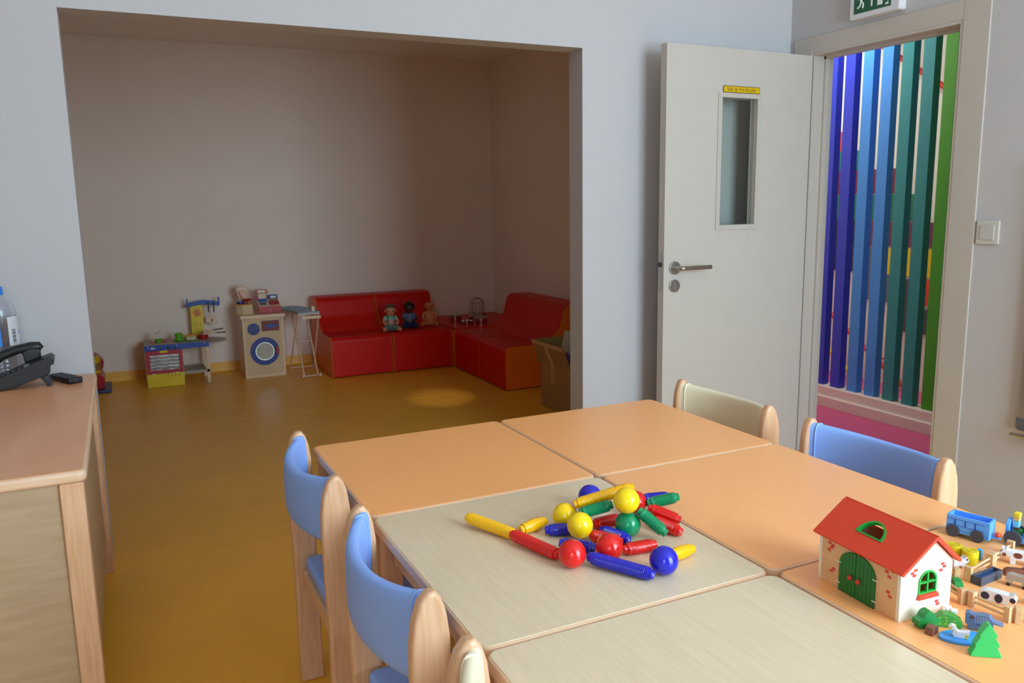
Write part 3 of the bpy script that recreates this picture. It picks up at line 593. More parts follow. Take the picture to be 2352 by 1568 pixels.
sh = torso_cloth('shirt', dB, PLB, 0.005, [(0, -0.001, 0.052, 0.040), (0, 0, 0.074, 0.038), (0, 0.002, 0.100, 0.031), (0, 0.002, 0.113, 0.024), (-0.036, 0, 0.107, 0.017), (-0.054, -0.012, 0.082, 0.016), (0.036, 0, 0.107, 0.017), (0.054, -0.012, 0.082, 0.016)], [(0, 1), (1, 2), (2, 3), (2, 4), (4, 5), (2, 6), (6, 7)])
for z, y in ((0.062, -0.046), (0.084, -0.0425), (0.104, -0.035)):
    b = MB(); b.sph((0, y, z), 0.0042, n=10); part('button', b, BTN, sh)
torso_cloth('jeans', dB, M('navy_denim', (28, 36, 96), 0.9, var=0.1, vs=50), 0.004, [(0, 0.004, 0.036, 0.036), (0, 0.001, 0.056, 0.036), (-0.024, -0.010, 0.026, 0.022), (-0.050, -0.048, 0.028, 0.018), (-0.058, -0.076, 0.021, 0.015), (0.024, -0.010, 0.026, 0.022), (0.050, -0.048, 0.028, 0.018), (0.058, -0.076, 0.021, 0.015)], [(0, 1), (0, 2), (2, 3), (3, 4), (0, 5), (5, 6), (6, 7)])
doll((2.222, 6.175, 0.3085), -0.35, SKC, 'bare bald baby doll, rightmost of the three on the red seat')

# ---- toy pots and wire rack on the corner seat
PZ = 0.3133
def pot(loc, r, h, label, lid=False, rz=0.0, mat=CHROME):
    t = thing('toy_pot', label, 'pot', loc, rz, 'toy pots on the corner seat')
    b = MB(); b.lathe([(0, 0.003), (r * 0.86, 0.003), (r * 0.93, 0.008), (r * 0.97, h - 0.002), (r * 1.05, h), (r * 1.05, h + 0.0015), (r * 0.94, h - 0.002), (r * 0.90, 0.010), (r * 0.80, 0.006), (0, 0.006)], 36); 
    b.cyl((0, 0, 0), (0, 0, 0.003), r * 0.85, n=30); part('pot_body', b, mat, t)
    for s in (-1, 1):
        b = MB(); b.tube([(s * r * 0.95, -0.012, h * 0.72), (s * (r + 0.010), -0.011, h * 0.74), (s * (r + 0.013), 0, h * 0.75), (s * (r + 0.010), 0.011, h * 0.74), (s * r * 0.95, 0.012, h * 0.72)], 0.0022, 8); part('handle', b, mat, t)
    if lid:
        b = MB(); b.lathe([(r * 1.06, h + 0.0016), (r * 1.03, h + 0.005), (r * 0.6, h + 0.013), (0.004, h + 0.016), (0.003, h + 0.020), (0.008, h + 0.024), (0.007, h + 0.030), (0, h + 0.031)], 36); part('lid', b, STEEL, t)
    return t
pot((2.470, 6.235, PZ), 0.056, 0.050, 'open shiny toy pot at the left of the pots', rz=0.3)
pot((2.495, 6.045, PZ), 0.048, 0.032, 'low shiny toy pan at the front left of the pots', rz=0.5)
pot((2.625, 6.200, PZ), 0.050, 0.046, 'lidded toy pot behind another, before the wire rack', True, rz=0.2)
pot((2.612, 6.025, PZ), 0.052, 0.050, 'lidded shiny toy pot at the front right of the pots', True, rz=0.4)
rk = thing('wire_rack', 'arched dark wire rack standing behind the toy pots', 'rack', (2.735, 6.390, PZ), 0.0)
WIRE = M('dark_wire', (92, 70, 60), 0.4, 0.7)
arch = [(-0.058, 0, 0.0)] + [(0.058 * math.cos(a), 0, 0.105 + 0.062 * math.sin(a)) for a in [PI - i * PI / 14 for i in range(15)]] + [(0.058, 0, 0.0)]
for y in (-0.02, 0.02):
    b = MB(); b.tube([(x, y, z) for x, _, z in arch], 0.0024, 8); part('arch_wire', b, WIRE, rk)
for k in range(5):
    x = -0.04 + 0.02 * k; b = MB(); b.tube([(x, 0, 0.01), (x, 0, 0.125)], 0.0018, 6); part('upright_wire', b, WIRE, rk)
b = MB(); b.tube([(-0.058, 0, 0.125), (0.058, 0, 0.125)], 0.002, 6); b.tube([(-0.058, -0.02, 0.012), (-0.058, 0.02, 0.012), (0.058, 0.02, 0.012), (0.058, -0.02, 0.012)], 0.002, 6, closed=True); b.tube([(-0.058, 0, 0.011), (0.058, 0, 0.011)], 0.002, 6); part('cross_wire', b, WIRE, rk)

# ---- cardboard box with toys
CARD = M('cardboard', (164, 122, 72), 0.85, var=0.06, vs=12, stretch=(1, 1, 8))
bx = thing('cardboard_box', 'open cardboard box full of toys beside the opening edge', 'box', (2.352, 4.488, 0))
b = MB(); b.bb(0, 0.006, -0.38, 0, 0, 0.285); b.bb(0.42, 0.426, -0.38, 0, 0, 0.285); b.bb(0.006, 0.42, -0.006, 0, 0, 0.285); b.bb(0.006, 0.42, -0.38, -0.374, 0, 0.285); b.bb(0.006, 0.42, -0.374, -0.006, 0, 0.005); part('carton', b, CARD, bx)
INN = M('cardboard_inside', (150, 132, 66), 0.85)
b = MB(); b.prism([(0.0, 0.285), (0.006, 0.285), (-0.054, 0.432), (-0.060, 0.430)], -0.385, 0.015, 'xz'); fl = part('flap', b, CARD, bx)
b = MB(); b.prism([(0.0, 0.285), (-0.006, 0.285), (0.034, 0.428), (0.040, 0.426)], -0.02, 0.44, 'yz', mat=Matrix(((1, 0, 0, 0), (0, 1, 0, 0), (0, 0, 1, 0), (0, 0, 0, 1)))); part('flap', b, INN, bx, 'greenish inside of a raised flap')
b = MB(); b.prism([(0.426, 0.285), (0.420, 0.285), (0.470, 0.420), (0.476, 0.418)], -0.385, 0.01, 'xz'); part('flap', b, CARD, bx)
TAPE = M('printed_tape', (196, 160, 124), 0.5, var=0.1, vs=60)
b = MB(); b.prism([(-0.0005, 0.170), (-0.0018, 0.170), (-0.0018, 0.286), (-0.0625, 0.4325), (-0.0605, 0.433), (-0.0005, 0.286)], -0.175, -0.135, 'xz'); tp = part('tape', b, TAPE, bx, 'pale tape strip with red print')
b = MB()
for k in range(6): b.bb(-0.0022, -0.0018, -0.162, -0.150, 0.178 + k * 0.017, 0.186 + k * 0.017)
part('red_print', b, M('tape_red', (170, 60, 44), 0.6), tp)
b = MB(); b.prism([(-0.0585, 0.4265), (-0.0605, 0.433), (-0.0635, 0.432), (-0.054, 0.408), (-0.0515, 0.409)], -0.385, 0.015, 'xz'); part('edge_tape', b, TAPE, bx)
t = thing('picture_book', 'pale book standing in the cardboard box', 'book', (2.50, 4.36, 0.262), 0.4)
b = MB(); b.box((0, 0, 0.13), (0.02, 0.13, 0.18), 0.002, Matrix.Rotation(0.25, 3, 'Y')); part('cover', b, M('book_cover', (204, 190, 164), 0.6, var=0.2, vs=20), t)
t = thing('purple_toy', 'shiny purple toy lying on top in the cardboard box', 'toy', (2.430, 4.255, 0.285))
b = MB(); b.sph((0, 0, 0.045), 0.06, (1.0, 1.3, 0.7), 24); part('shell', b, M('purple_plastic', (92, 60, 140), 0.25), t)
b = MB(); b.tube([(-0.03, -0.04, 0.08), (0, -0.02, 0.11), (0.03, 0.02, 0.11), (0.03, 0.05, 0.08)], 0.008, 10); part('grip', b, M('purple_plastic_pale', (160, 140, 190), 0.3), t)
t = thing('toy_heap', 'heap of mixed toys filling the cardboard box', 'toys', (2.36, 4.11, 0.006)); t['kind'] = 'stuff'
b = MB()
for k in range(40):
    b.sph((0.05 + random.random() * 0.31, 0.055 + random.random() * 0.255, 0.05 + random.random() * 0.17), 0.035 + random.random() * 0.012, (1, 0.8 + random.random() * 0.4, 0.8), 10)
part('heap', b, M('mixed_toys', (120, 96, 110), 0.7, var=0.7, vs=14), t)['kind'] = 'stuff'

# ---- toy kitchen (local x along the wall, y to the wall, front at y = 0)
KB = M('kitchen_blue', (30, 78, 170), 0.45); KR = M('kitchen_red', (176, 44, 62), 0.45); KY = M('kitchen_yellow', (226, 200, 16), 0.45); KW = BEECH_L
KG = M('kitchen_grey_top', (170, 160, 150), 0.5); GRN = M('toy_green', (96, 176, 34), 0.35); SCREW = M('white_screw_cap', (226, 226, 220), 0.4); POTR = M('toy_pot_red', (176, 26, 30), 0.35); HBLK = DARKGAP
kt = thing('toy_kitchen', 'wooden toy kitchen with red oven, yellow drawer and blue top rail', 'toy kitchen', (0.103, 6.31, 0))
b = MB(); b.bb(0.0, 0.010, 0.006, 0.285, 0, 0.309); part('side_panel', b, KW, kt)
b = MB(); b.bb(0.243, 0.253, 0.012, 0.285, 0, 0.268); part('side_panel', b, KW, kt)
b = MB(); b.bb(0.010, 0.243, 0.275, 0.285, 0, 0.268); part('rear_panel', b, KW, kt)
b = MB(); b.bb(0.0, 0.433, 0.0, 0.285, 0.301, 0.310, 0.001); b.prism(circ(0.433, 0.142, 0.142, 24, -PI / 2, PI / 2), 0.292, 0.300, 'xy', 0.001); part('worktop', b, KG, kt)
b = MB(); b.bb(-0.002, 0.437, -0.006, 0.004, 0.270, 0.3095, 0.001); pn = part('control_panel', b, KB, kt)
for x in (0.110, 0.158, 0.206):
    b = MB(); b.cyl((x, -0.006, 0.284), (x, -0.016, 0.284), 0.0075, n=14, bev=0.001); part('knob', b, HBLK, pn)
    b = MB(); b.bb(x - 0.0015, x + 0.0015, -0.0068, -0.006, 0.294, 0.302); part('red_tick', b, KR, pn)
b = MB(); b.bb(0.040, 0.068, -0.0068, -0.006, 0.284, 0.294); part('white_sticker', b, SCREW, pn)
for x in (0.025, 0.215, 0.405):
    b = MB(); b.cyl((x, -0.006, 0.300), (x, -0.008, 0.300), 0.004, n=10); part('screw_cap', b, SCREW, pn)
b = MB(); b.bb(0.004, 0.250, -0.006, 0.004, 0.236, 0.268); b.bb(0.004, 0.250, -0.006, 0.004, 0.102, 0.126); b.bb(0.004, 0.030, -0.006, 0.004, 0.126, 0.236); b.bb(0.226, 0.250, -0.006, 0.004, 0.126, 0.236); od = part('oven_door', b, KR, kt)
FOIL = M('crinkled_foil', (150, 146, 142), 0.42, 0.7, var=0.2, vs=6, bump=1.0, bs=14, stretch=(1, 1, 6))
b = MB(); rnd = random.Random(3)
gz = [[0.0012 * math.sin(j_ * 1.9 + 0.7 * math.sin(i_ * 0.8)) + rnd.uniform(-0.0007, 0.0007) for j_ in range(15)] for i_ in range(21)]
b.grid(lambda u, v: Vector((0.030 + 0.196 * u, 0.002 + gz[int(round(u * 20))][int(round(v * 14))], 0.126 + 0.110 * v)), 20, 14); part('foil_window', b, FOIL, od, 'crinkled silvery oven window', ang=180)
b = MB(); b.bb(0.096, 0.150, -0.014, -0.006, 0.252, 0.270, 0.002); part('oven_handle', b, KY, od)
b = MB(); b.bb(0.002, 0.252, -0.008, 0.004, 0.002, 0.100, 0.001); dr = part('oven_drawer', b, KY, kt)
for x, z in ((0.014, 0.022), (0.238, 0.026), (0.014, 0.074), (0.238, 0.078)):
    b = MB(); b.cyl((x, -0.008, z), (x, -0.010, z), 0.004, n=10); part('screw_cap', b, SCREW, dr)
for k, x in enumerate((0.140, 0.166, 0.192, 0.218)):
    b = MB(); b.sph((x, -0.0085, 0.084 - 0.001 * k), 0.007, (1, 0.15, 0.6), 12); part('red_fruit_print', b, M('fruit_print', (190, 60, 20), 0.5), dr)
for x in (0.048, 0.205):
    b = MB(); b.bb(x - 0.012, x + 0.012, -0.009, -0.005, 0.098, 0.104); part('hinge', b, SCREW, kt)
for y in (0.006, 0.258):
    b = MB(); b.bb(0.410, 0.432, y, y + 0.022, 0, 0.270 if y < 0.1 else 0.300, 0.002); part('leg', b, KW, kt)
b = MB(); b.bb(0.253, 0.410, 0.010, 0.270, 0.088, 0.096); b.bb(0.253, 0.432, 0.006, 0.016, 0.080, 0.100); b.bb(0.253, 0.410, 0.262, 0.272, 0.080, 0.102); part('shelf', b, KG, kt)
b = MB(); b.bb(0.346, 0.434, 0.268, 0.284, 0.310, 0.552, 0.001); bp_ = part('clock_panel', b, KY, kt, 'yellow upright panel')
b = MB(); b.cyl((0.392, 0.268, 0.493), (0.392, 0.265, 0.493), 0.030, n=28); ck = part('clock_face', b, M('clock_orange', (226, 130, 60), 0.5), bp_)
b = MB(); b.box((0.392, 0.2645, 0.485), (0.004, 0.001, 0.026), 0); b.box((0.390, 0.2645, 0.500), (0.004, 0.001, 0.018), 0, Matrix.Rotation(-0.5, 3, 'Y')); part('clock_hands', b, HBLK, bp_)
b = MB()
for x in (0.373, 0.392, 0.412):
    for z in range(6): b.bb(x - 0.0035, x + 0.0035, 0.2675, 0.268, 0.352 + z * 0.012, 0.360 + z * 0.012)
part('printed_spoons', b, M('print_ochre', (212, 150, 20), 0.5), bp_)
b = MB(); b.prism([(0.322 + 0.232 * i / 14, 0.536 + 0.018 * math.sin(PI * i / 14)) for i in range(15)][::1] + [(0.322 + 0.232 * i / 14, 0.568 + 0.020 * math.sin(PI * i / 14)) for i in range(14, -1, -1)], 0.252, 0.267, 'xz', 0.001); ar = part('top_rail', b, KB, kt)
for x in (0.322, 0.548):
    b = MB(); b.bb(x - 0.002, x + 0.010, 0.250, 0.269, 0.545, 0.605, 0.002); part('rail_post', b, KB, ar)
b = MB(); b.cyl((0.320, 0.26, 0.548), (0.300, 0.26, 0.548), 0.003, n=8); b.cyl((0.474, 0.252, 0.566), (0.474, 0.238, 0.566), 0.0025, n=8); b.cyl((0.513, 0.252, 0.562), (0.513, 0.238, 0.562), 0.0025, n=8); part('hook', b, HBLK, ar)
b = MB(); b.bb(0.030, 0.185, 0.06, 0.205, 0.3098, 0.3125, 0.001); part('sink_panel', b, M('sink_pink', (190, 130, 126), 0.5), kt)
b = MB(); b.bb(0.062, 0.084, 0.15, 0.172, 0.3125, 0.388, 0.004); b.cyl((0.076, 0.155, 0.368), (0.116, 0.13, 0.390), 0.004, n=8); part('faucet', b, KW, kt)
b = MB(); b.bb(0.130, 0.156, 0.10, 0.13, 0.3125, 0.330, 0.002); part('sink_stopper', b, KR, kt)
KZ = 0.3103; kx, ky = 0.103, 6.31
def cup(name, loc, r, h, label, cat, handle=False, mat=GRN):
    t = thing(name, label, cat, loc)
    b = MB(); b.lathe([(0, 0), (r * 0.86, 0), (r * 0.9, 0.002), (r, h), (r * 0.9, h), (r * 0.8, 0.005), (0, 0.005)], 28); part('cup_body', b, mat, t)
    if handle:
        b = MB(); b.tube([(r * 0.93, 0, h * 0.8), (r + 0.012, 0, h * 0.75), (r + 0.013, 0, h * 0.4), (r * 0.9, 0, h * 0.25)], 0.003, 8); part('handle', b, mat, t)
    return t
cup('toy_bowl', (kx + 0.105, ky + 0.105, 0.3128), 0.023, 0.026, 'small green toy bowl beside the wooden toy tap', 'bowl')
def plate(loc, r, label):
    t = thing('toy_plate', label, 'plate', loc)
    b = MB(); b.lathe([(0, 0), (r * 0.6, 0), (r, 0.008), (r, 0.010), (r * 0.6, 0.003), (0, 0.003)], 32); part('plate_body', b, GRN, t); return t
plate((kx + 0.240, ky + 0.115, KZ), 0.040, 'green toy saucer under the tall green mug')
cup('toy_mug', (kx + 0.240, ky + 0.115, KZ + 0.0034), 0.026, 0.056, 'tall green toy mug on a saucer', 'mug', True)
plate((kx + 0.325, ky + 0.095, KZ), 0.042, 'green toy plate under the toy sandwich')
sd = thing('toy_sandwich', 'white toy sandwich with black stripe on a green plate', 'toy food', (kx + 0.325, ky + 0.095, KZ + 0.0034))
b = MB(); b.prism(rpoly([(-0.034, -0.016, 0.008), (0.034, -0.016, 0.008), (0.034, 0.016, 0.008), (-0.034, 0.016, 0.008)]), 0, 0.024, 'xy', 0.004); part('bread', b, M('toy_bread', (226, 214, 190), 0.6), sd)
b = MB(); b.tube([(-0.024, -0.0165, 0.008), (-0.01, -0.017, 0.014), (0.01, -0.017, 0.014), (0.026, -0.0165, 0.011)], 0.0022, 6); part('filling', b, HBLK, sd)
bg = thing('toy_baguette', 'golden toy baguette lying behind the sandwich', 'toy food', (kx + 0.340, ky + 0.185, KZ), 0.25)
b = MB(); b.tube([(-0.066, 0, 0.0165), (-0.058, 0, 0.017), (-0.02, 0, 0.0182), (0.02, 0, 0.0182), (0.058, 0, 0.017), (0.066, 0, 0.0165)], [0.006, 0.013, 0.018, 0.018, 0.013, 0.006], 14); part('crust', b, M('toy_crust', (216, 156, 60), 0.6, var=0.1, vs=30), bg)
b = MB()
for k in range(4): b.box((-0.036 + 0.024 * k, 0, 0.0362), (0.004, 0.016, 0.002), 0, 0.5)
part('score_mark', b, M('toy_crust_dark', (176, 112, 40), 0.6), bg)
rp_ = thing('toy_red_pot', 'red lidded toy saucepan at the right end of the kitchen top', 'pot', (kx + 0.413, ky + 0.125, KZ))
b = MB(); b.lathe([(0, 0), (0.032, 0), (0.034, 0.003), (0.035, 0.032), (0.037, 0.034), (0.030, 0.039), (0, 0.041)], 32); part('pan_body', b, POTR, rp_)
b = MB(); b.cyl((0, 0, 0.041), (0, 0, 0.052), 0.008, 0.010, 16, 0.002); part('lid_knob', b, POTR, rp_)
def spoon(loc, rot, label, slotted, hang=True, L=0.155):
    t = thing('toy_spatula' if slotted else 'toy_spoon', label, 'utensil', loc); t.rotation_euler = rot
    # hanging: handle top at z = 0, blade down (local z negative)
    b = MB(); b.prism([(-0.005, -0.062), (0.005, -0.062), (0.006, -0.095), (-0.006, -0.095)], -0.003, 0.003, 'xz', 0.001); part('shaft', b, BEECH_L, t)
    b = MB()
    if slotted:
        b.prism(rpoly([(-0.008, -0.095, 0.002), (0.008, -0.095, 0.002), (0.021, -0.120, 0.004), (0.021, -0.125, 0), (-0.021, -0.125, 0), (-0.021, -0.120, 0.004)]), -0.003, 0.003, 'xz')
        for x in (-0.0175, -0.006, 0.006, 0.0175): b.bb(x - 0.0034, x + 0.0034, -0.003, 0.003, -0.148, -0.125)
        b.bb(-0.021, 0.021, -0.003, 0.003, -0.154, -0.148)
    else:
        b.prism(circ(0, -0.124, 0.024, 24), -0.003, 0.003, 'xz', 0.001); b.prism([(-0.006, -0.092), (0.006, -0.092), (0.016, -0.108), (-0.016, -0.108)], -0.0028, 0.0028, 'xz')
    part('blade', b, BEECH_L, t)
    b = MB(); b.prism(rpoly([(-0.005, -0.064, 0.001), (0.005, -0.064, 0.001), (0.006, -0.012, 0), (0.010, 0.0, 0.004), (0.006, 0.010, 0.005), (-0.006, 0.010, 0.005), (-0.010, 0.0, 0.004), (-0.006, -0.012, 0)]), -0.004, 0.004, 'xz', 0.001); part('handle', b, HBLK, t, 'black handle')
    return t
spoon((kx + 0.474, ky + 0.242, 0.560), (0, 0, 0), 'wooden toy spoon with black handle hanging from the blue rail', False)
spoon((kx + 0.513, ky + 0.242, 0.556), (0, 0.03, 0), 'slotted wooden toy spatula hanging at the right end of the rail', True)
spoon((kx + 0.552, ky + 0.165, 0.3725), (1.47, 0, 1.48), 'toy spoon lying across the red pan, its black handle raised', False)
spoon((kx + 0.560, ky + 0.082, 0.3560), (PI / 2, 0, 1.57), 'slotted toy turner with black handle lying across the red pan', True)

# ---- toy washing machine
wm = thing('toy_washing_machine', 'wooden toy washing machine with blue round door', 'toy washer', (0.934, 6.300, 0))
WPAN = WOOD('birch_panel', (206, 176, 132), (216, 188, 146), (6, 6, 1.5), 4, 0.5)
b = MB(); b.bb(-0.150, -0.134, 0.006, 0.300, 0, 0.452, 0.001); b.bb(0.134, 0.150, 0.006, 0.300, 0, 0.452, 0.001); b.bb(-0.134, 0.134, 0.288, 0.300, 0, 0.452); b.bb(-0.134, 0.134, 0.006, 0.288, 0, 0.02); part('cabinet', b, BEECH_L, wm)
b = MB()
n = 40; R0 = 0.070; cz = 0.197; ring_i = []; x0, x1, zz0, zz1 = -0.134, 0.134, 0.020, 0.452
V0 = []; V1 = []
for i in range(n):
    a = 2 * PI * i / n; c_, s_ = math.cos(a), math.sin(a)
    k = min((x1 if c_ > 0 else -x0) / max(abs(c_), 1e-6), ((zz1 - cz) if s_ > 0 else (cz - zz0)) / max(abs(s_), 1e-6))
    V0.append((R0 * c_, cz + R0 * s_)); V1.append((k * c_, cz + k * s_))
A = [b.bm.verts.new((x, 0.010, z)) for x, z in V0]; B = [b.bm.verts.new((x, 0.010, z)) for x, z in V1]; A2 = [b.bm.verts.new((x, 0.022, z)) for x, z in V0]
for i in range(n):
    j = (i + 1) % n; b.bm.faces.new((A[i], A[j], B[j], B[i])); b.bm.faces.new((A[i], A2[i], A2[j], A[j]))
for cx_, cz_ in ((x0, zz0), (x1, zz0), (x0, zz1), (x1, zz1)):   # fill the corners of the panel
    i = min(range(n), key=lambda q: math.hypot(V1[q][0] - cx_, V1[q][1] - cz_))
    near = sorted(range(n), key=lambda q: math.hypot(V1[q][0] - cx_, V1[q][1] - cz_))[:2]
    if math.hypot(V1[near[0]][0] - cx_, V1[near[0]][1] - cz_) > 1e-4:
        b.bm.faces.new((B[near[0]], B[near[1]], b.bm.verts.new((cx_, 0.010, cz_))))
part('front_panel', b, WPAN, wm)
b = MB(); b.bb(-0.161, 0.163, -0.010, 0.303, 0.4525, 0.478, 0.002); part('top_board', b, BEECH_L, wm)
NAVY = M('toy_navy', (28, 50, 130), 0.4)
b = MB(); b.lathe([(0.068, 0), (0.108, 0), (0.108, -0.012), (0.104, -0.015), (0.072, -0.015), (0.068, -0.012), (0.068, 0)], 48, (0.002, 0.009, cz), Matrix.Rotation(-PI / 2, 3, 'X') @ Matrix.Diagonal((1, 1, -1))); dd_ = part('round_door', b, NAVY, wm, 'blue ring door')
b = MB(); b.cyl((0.002, 0.020, cz), (0.002, 0.024, cz), 0.0688, n=40); part('porthole', b, M('porthole_grey', (176, 170, 150), 0.25, var=0.1, vs=15), dd_)
b = MB(); b.lathe([(0.0685, -0.004), (0.0685, 0.012), (0.0655, 0.012), (0.0655, -0.004), (0.0685, -0.004)], 40, (0.002, 0.006, cz), Matrix.Rotation(-PI / 2, 3, 'X')); part('chrome_ring', b, CHROME, dd_)
b = MB(); b.prism(rpoly([(0.080, cz - 0.030, 0.008), (0.102, cz - 0.030, 0.008), (0.102, cz + 0.034, 0.008), (0.080, cz + 0.034, 0.008)]), -0.014, -0.006, 'xz', 0.002); part('door_pull', b, M('toy_brick_red', (160, 52, 48), 0.45), dd_)
b = MB(); b.cyl((-0.070, 0.010, 0.372), (-0.070, -0.004, 0.372), 0.044, n=36, bev=0.002); dl = part('dial', b, NAVY, wm)
b = MB(); b.cyl((-0.081, -0.004, 0.347), (-0.081, -0.006, 0.347), 0.004, n=12); part('dial_mark', b, HBLK, dl)
b = MB(); b.bb(-0.010, 0.118, -0.002, 0.010, 0.352, 0.430, 0.001); dp_ = part('display_panel', b, M('toy_maroon', (120, 30, 30), 0.45), wm)
b = MB(); b.prism(rpoly([(0.020, 0.378, 0.006), (0.096, 0.378, 0.006), (0.096, 0.400, 0.006), (0.020, 0.400, 0.006)]), -0.005, -0.002, 'xz'); part('display', b, KB, dp_)
# ---- toy scales and cash register on the washer
TOPZ = 0.4783
sc_ = thing('toy_scales', 'wooden toy weighing scales with red tray and fan dial', 'toy scales', (0.822, 6.375, TOPZ))
b = MB(); b.prism([(-0.055, 0.14), (-0.060, 0.035), (-0.02, 0.0), (0.055, 0.0), (0.055, 0.14)], 0, 0.070, 'xy', 0.002); part('base_block', b, WPAN, sc_)
b = MB(); b.prism([(-0.055, 0.14), (-0.061, 0.034), (-0.02, -0.001), (0.056, -0.001), (0.056, 0.14)], 0.0702, 0.076, 'xy', 0.001); part('yellow_rim', b, M('toy_amber', (230, 160, 10), 0.45), sc_)
b = MB(); b.cyl((-0.022, 0.07, 0.076), (-0.022, 0.07, 0.094), 0.028, n=24, bev=0.002); part('blue_disc', b, NAVY, sc_)
b = MB(); b.prism([(-0.015, 0.076), (0.022, 0.076), (0.044, 0.175)] + [(0.0005 + 0.054 * math.cos(a), 0.165 + 0.048 * math.sin(a)) for a in [0.5 + i * (PI - 1.0) / 10 for i in range(11)]] + [(-0.043, 0.175)], 0.105, 0.118, 'xz', 0.002); fd = part('fan_dial', b, BEECH, sc_)
b = MB(); b.prism([(0.0005 + r_ * math.cos(a), 0.140 + r_ * math.sin(a)) for r_, q in ((0.056, 1), (0.048, -1)) for a in [PI / 2 - q * 0.62 + q * i * 1.24 / 8 for i in range(9)]], 0.1035, 0.105, 'xz'); part('scale_print', b, SCREW, fd)
b = MB(); b.box((-0.014, 0.100, 0.135), (0.008, 0.004, 0.070), 0.001, Matrix.Rotation(-0.42, 3, 'Y')); part('pointer', b, POTR, sc_)
b = MB(); b.lathe([(0, 0.094), (0.018, 0.096), (0.040, 0.110), (0.041, 0.112), (0.018, 0.100), (0, 0.098)], 28, (0.025, 0.05, 0)); b.cyl((0.025, 0.05, 0.076), (0.025, 0.05, 0.095), 0.007, n=12); part('tray', b, POTR, sc_)
cr = thing('toy_cash_register', 'red and wood toy cash register with white display', 'toy till', (1.005, 6.375, TOPZ))
b = MB(); b.bb(-0.085, 0.085, 0.002, 0.150, 0, 0.050, 0.002); part('case', b, BEECH_L, cr)
b = MB(); b.bb(-0.086, 0.086, -0.008, 0.002, 0.002, 0.050, 0.002); dw = part('cash_drawer', b, M('toy_red', (180, 34, 40), 0.4), cr)
b = MB(); b.sph((0, -0.011, 0.024), 0.007, n=12); part('drawer_knob', b, BEECH_L, dw)
b = MB(); b.prism([(0.004, 0.0505), (0.145, 0.0505), (0.145, 0.098), (0.120, 0.098)], -0.082, 0.082, 'yz', 0.001); part('sloped_top', b, BEECH_L, cr)
rs = Matrix.Rotation(math.atan2(0.0475, 0.116), 3, 'X')
for x in range(4):
    for y in range(3):
        b = MB(); b.box((-0.062 + x * 0.0125, 0.030 + y * 0.013, 0.0635 + y * 0.0053), (0.009, 0.009, 0.006), 0.001, rs); part('key', b, M('toy_key_blue', (70, 80, 120), 0.4), cr)
b = MB(); b.box((-0.040, 0.085, 0.090), (0.066, 0.026, 0.018), 0.002, rs); part('blue_bar', b, M('toy_mid_blue', (56, 110, 180), 0.4), cr)
b = MB(); b.box((0.040, 0.050, 0.072), (0.072, 0.060, 0.006), 0.001, rs); part('red_pad', b, M('toy_red', (180, 34, 40), 0.4), cr)
b = MB(); b.bb(0.006, 0.078, 0.092, 0.130, 0.099, 0.128, 0.004); rd = part('card_reader', b, NAVY, cr)
b = MB(); b.bb(0.022, 0.062, 0.0905, 0.092, 0.104, 0.120); part('reader_slot', b, SCREW, rd)
b = MB(); b.bb(-0.064, -0.010, 0.118, 0.130, 0.099, 0.140); part('display_post', b, BEECH_L, cr)
b = MB(); b.prism(rpoly([(-0.088, 0.140, 0.014), (0.008, 0.140, 0.014), (0.008, 0.172, 0.014), (-0.088, 0.172, 0.014)]), 0.112, 0.134, 'xz', 0.003); ds = part('display_head', b, M('toy_pink', (196, 92, 92), 0.45), cr)
b = MB(); b.bb(-0.068, -0.012, 0.1105, 0.112, 0.147, 0.166); part('display_screen', b, M('toy_cream', (236, 228, 196), 0.5), ds)
b = MB(); b.bb(-0.098, -0.070, 0.110, 0.145, 0.099, 0.116, 0.002); part('red_coin_box', b, M('toy_red', (180, 34, 40), 0.4), cr)
# ---- toy ironing board
ib = thing('toy_ironing_board', 'narrow wooden toy ironing board with blue cover beside the sofa', 'ironing board', (1.235, 6.10, 0))
BZ_ = 0.478; dx_ = -0.055
b = MB(); outl = [(0.085, 0.0), (0.080, 0.22)] + [(-0.02 + 0.095 * math.cos(a) + dx_ * 0.5, 0.33 + 0.13 * math.sin(a)) for a in [0.2 + i * (PI - 0.3) / 12 for i in range(13)]] + [(-0.085, 0.18), (-0.075, 0.0)]
b.prism(outl, BZ_, BZ_ + 0.010, 'xy', 0.003); part('board', b, BEECH_L, ib)
b = MB(); b.prism([(x * 1.02, y * 1.01 - 0.001) for x, y in outl], BZ_ + 0.0102, BZ_ + 0.022, 'xy', 0.005); cv = part('blue_cover', b, M('cover_blue', (150, 182, 206), 0.7, var=0.25, vs=18), ib, 'pale blue padded cover')
b = MB(); b.bb(0.030, 0.055, 0.012, 0.060, BZ_ + 0.022, BZ_ + 0.060, 0.003); part('iron_rest', b, BEECH_L, ib)
b = MB(); b.bb(-0.055, 0.090, -0.014, 0.004, BZ_ - 0.030, BZ_ - 0.008, 0.002); part('end_rail', b, BEECH_L, ib)
ib_legs = [((-0.055, 0.0, 0.014), (-0.066, 0.30, BZ_ - 0.002)), ((0.047, 0.0, 0.014), (0.040, 0.30, BZ_ - 0.002)), ((-0.100, 0.345, 0.0), (-0.072, 0.02, BZ_ - 0.010)), ((0.088, 0.345, 0.0), (0.080, 0.02, BZ_ - 0.010))]
for p, q in ib_legs:
    d_ = Vector(q) - Vector(p); rot = d_.to_track_quat('Z', 'X').to_matrix()
    b = MB(); b.box((Vector(p) + Vector(q)) / 2, (0.014, 0.010, d_.length), 0.002, rot); part('leg', b, BEECH_L, ib)
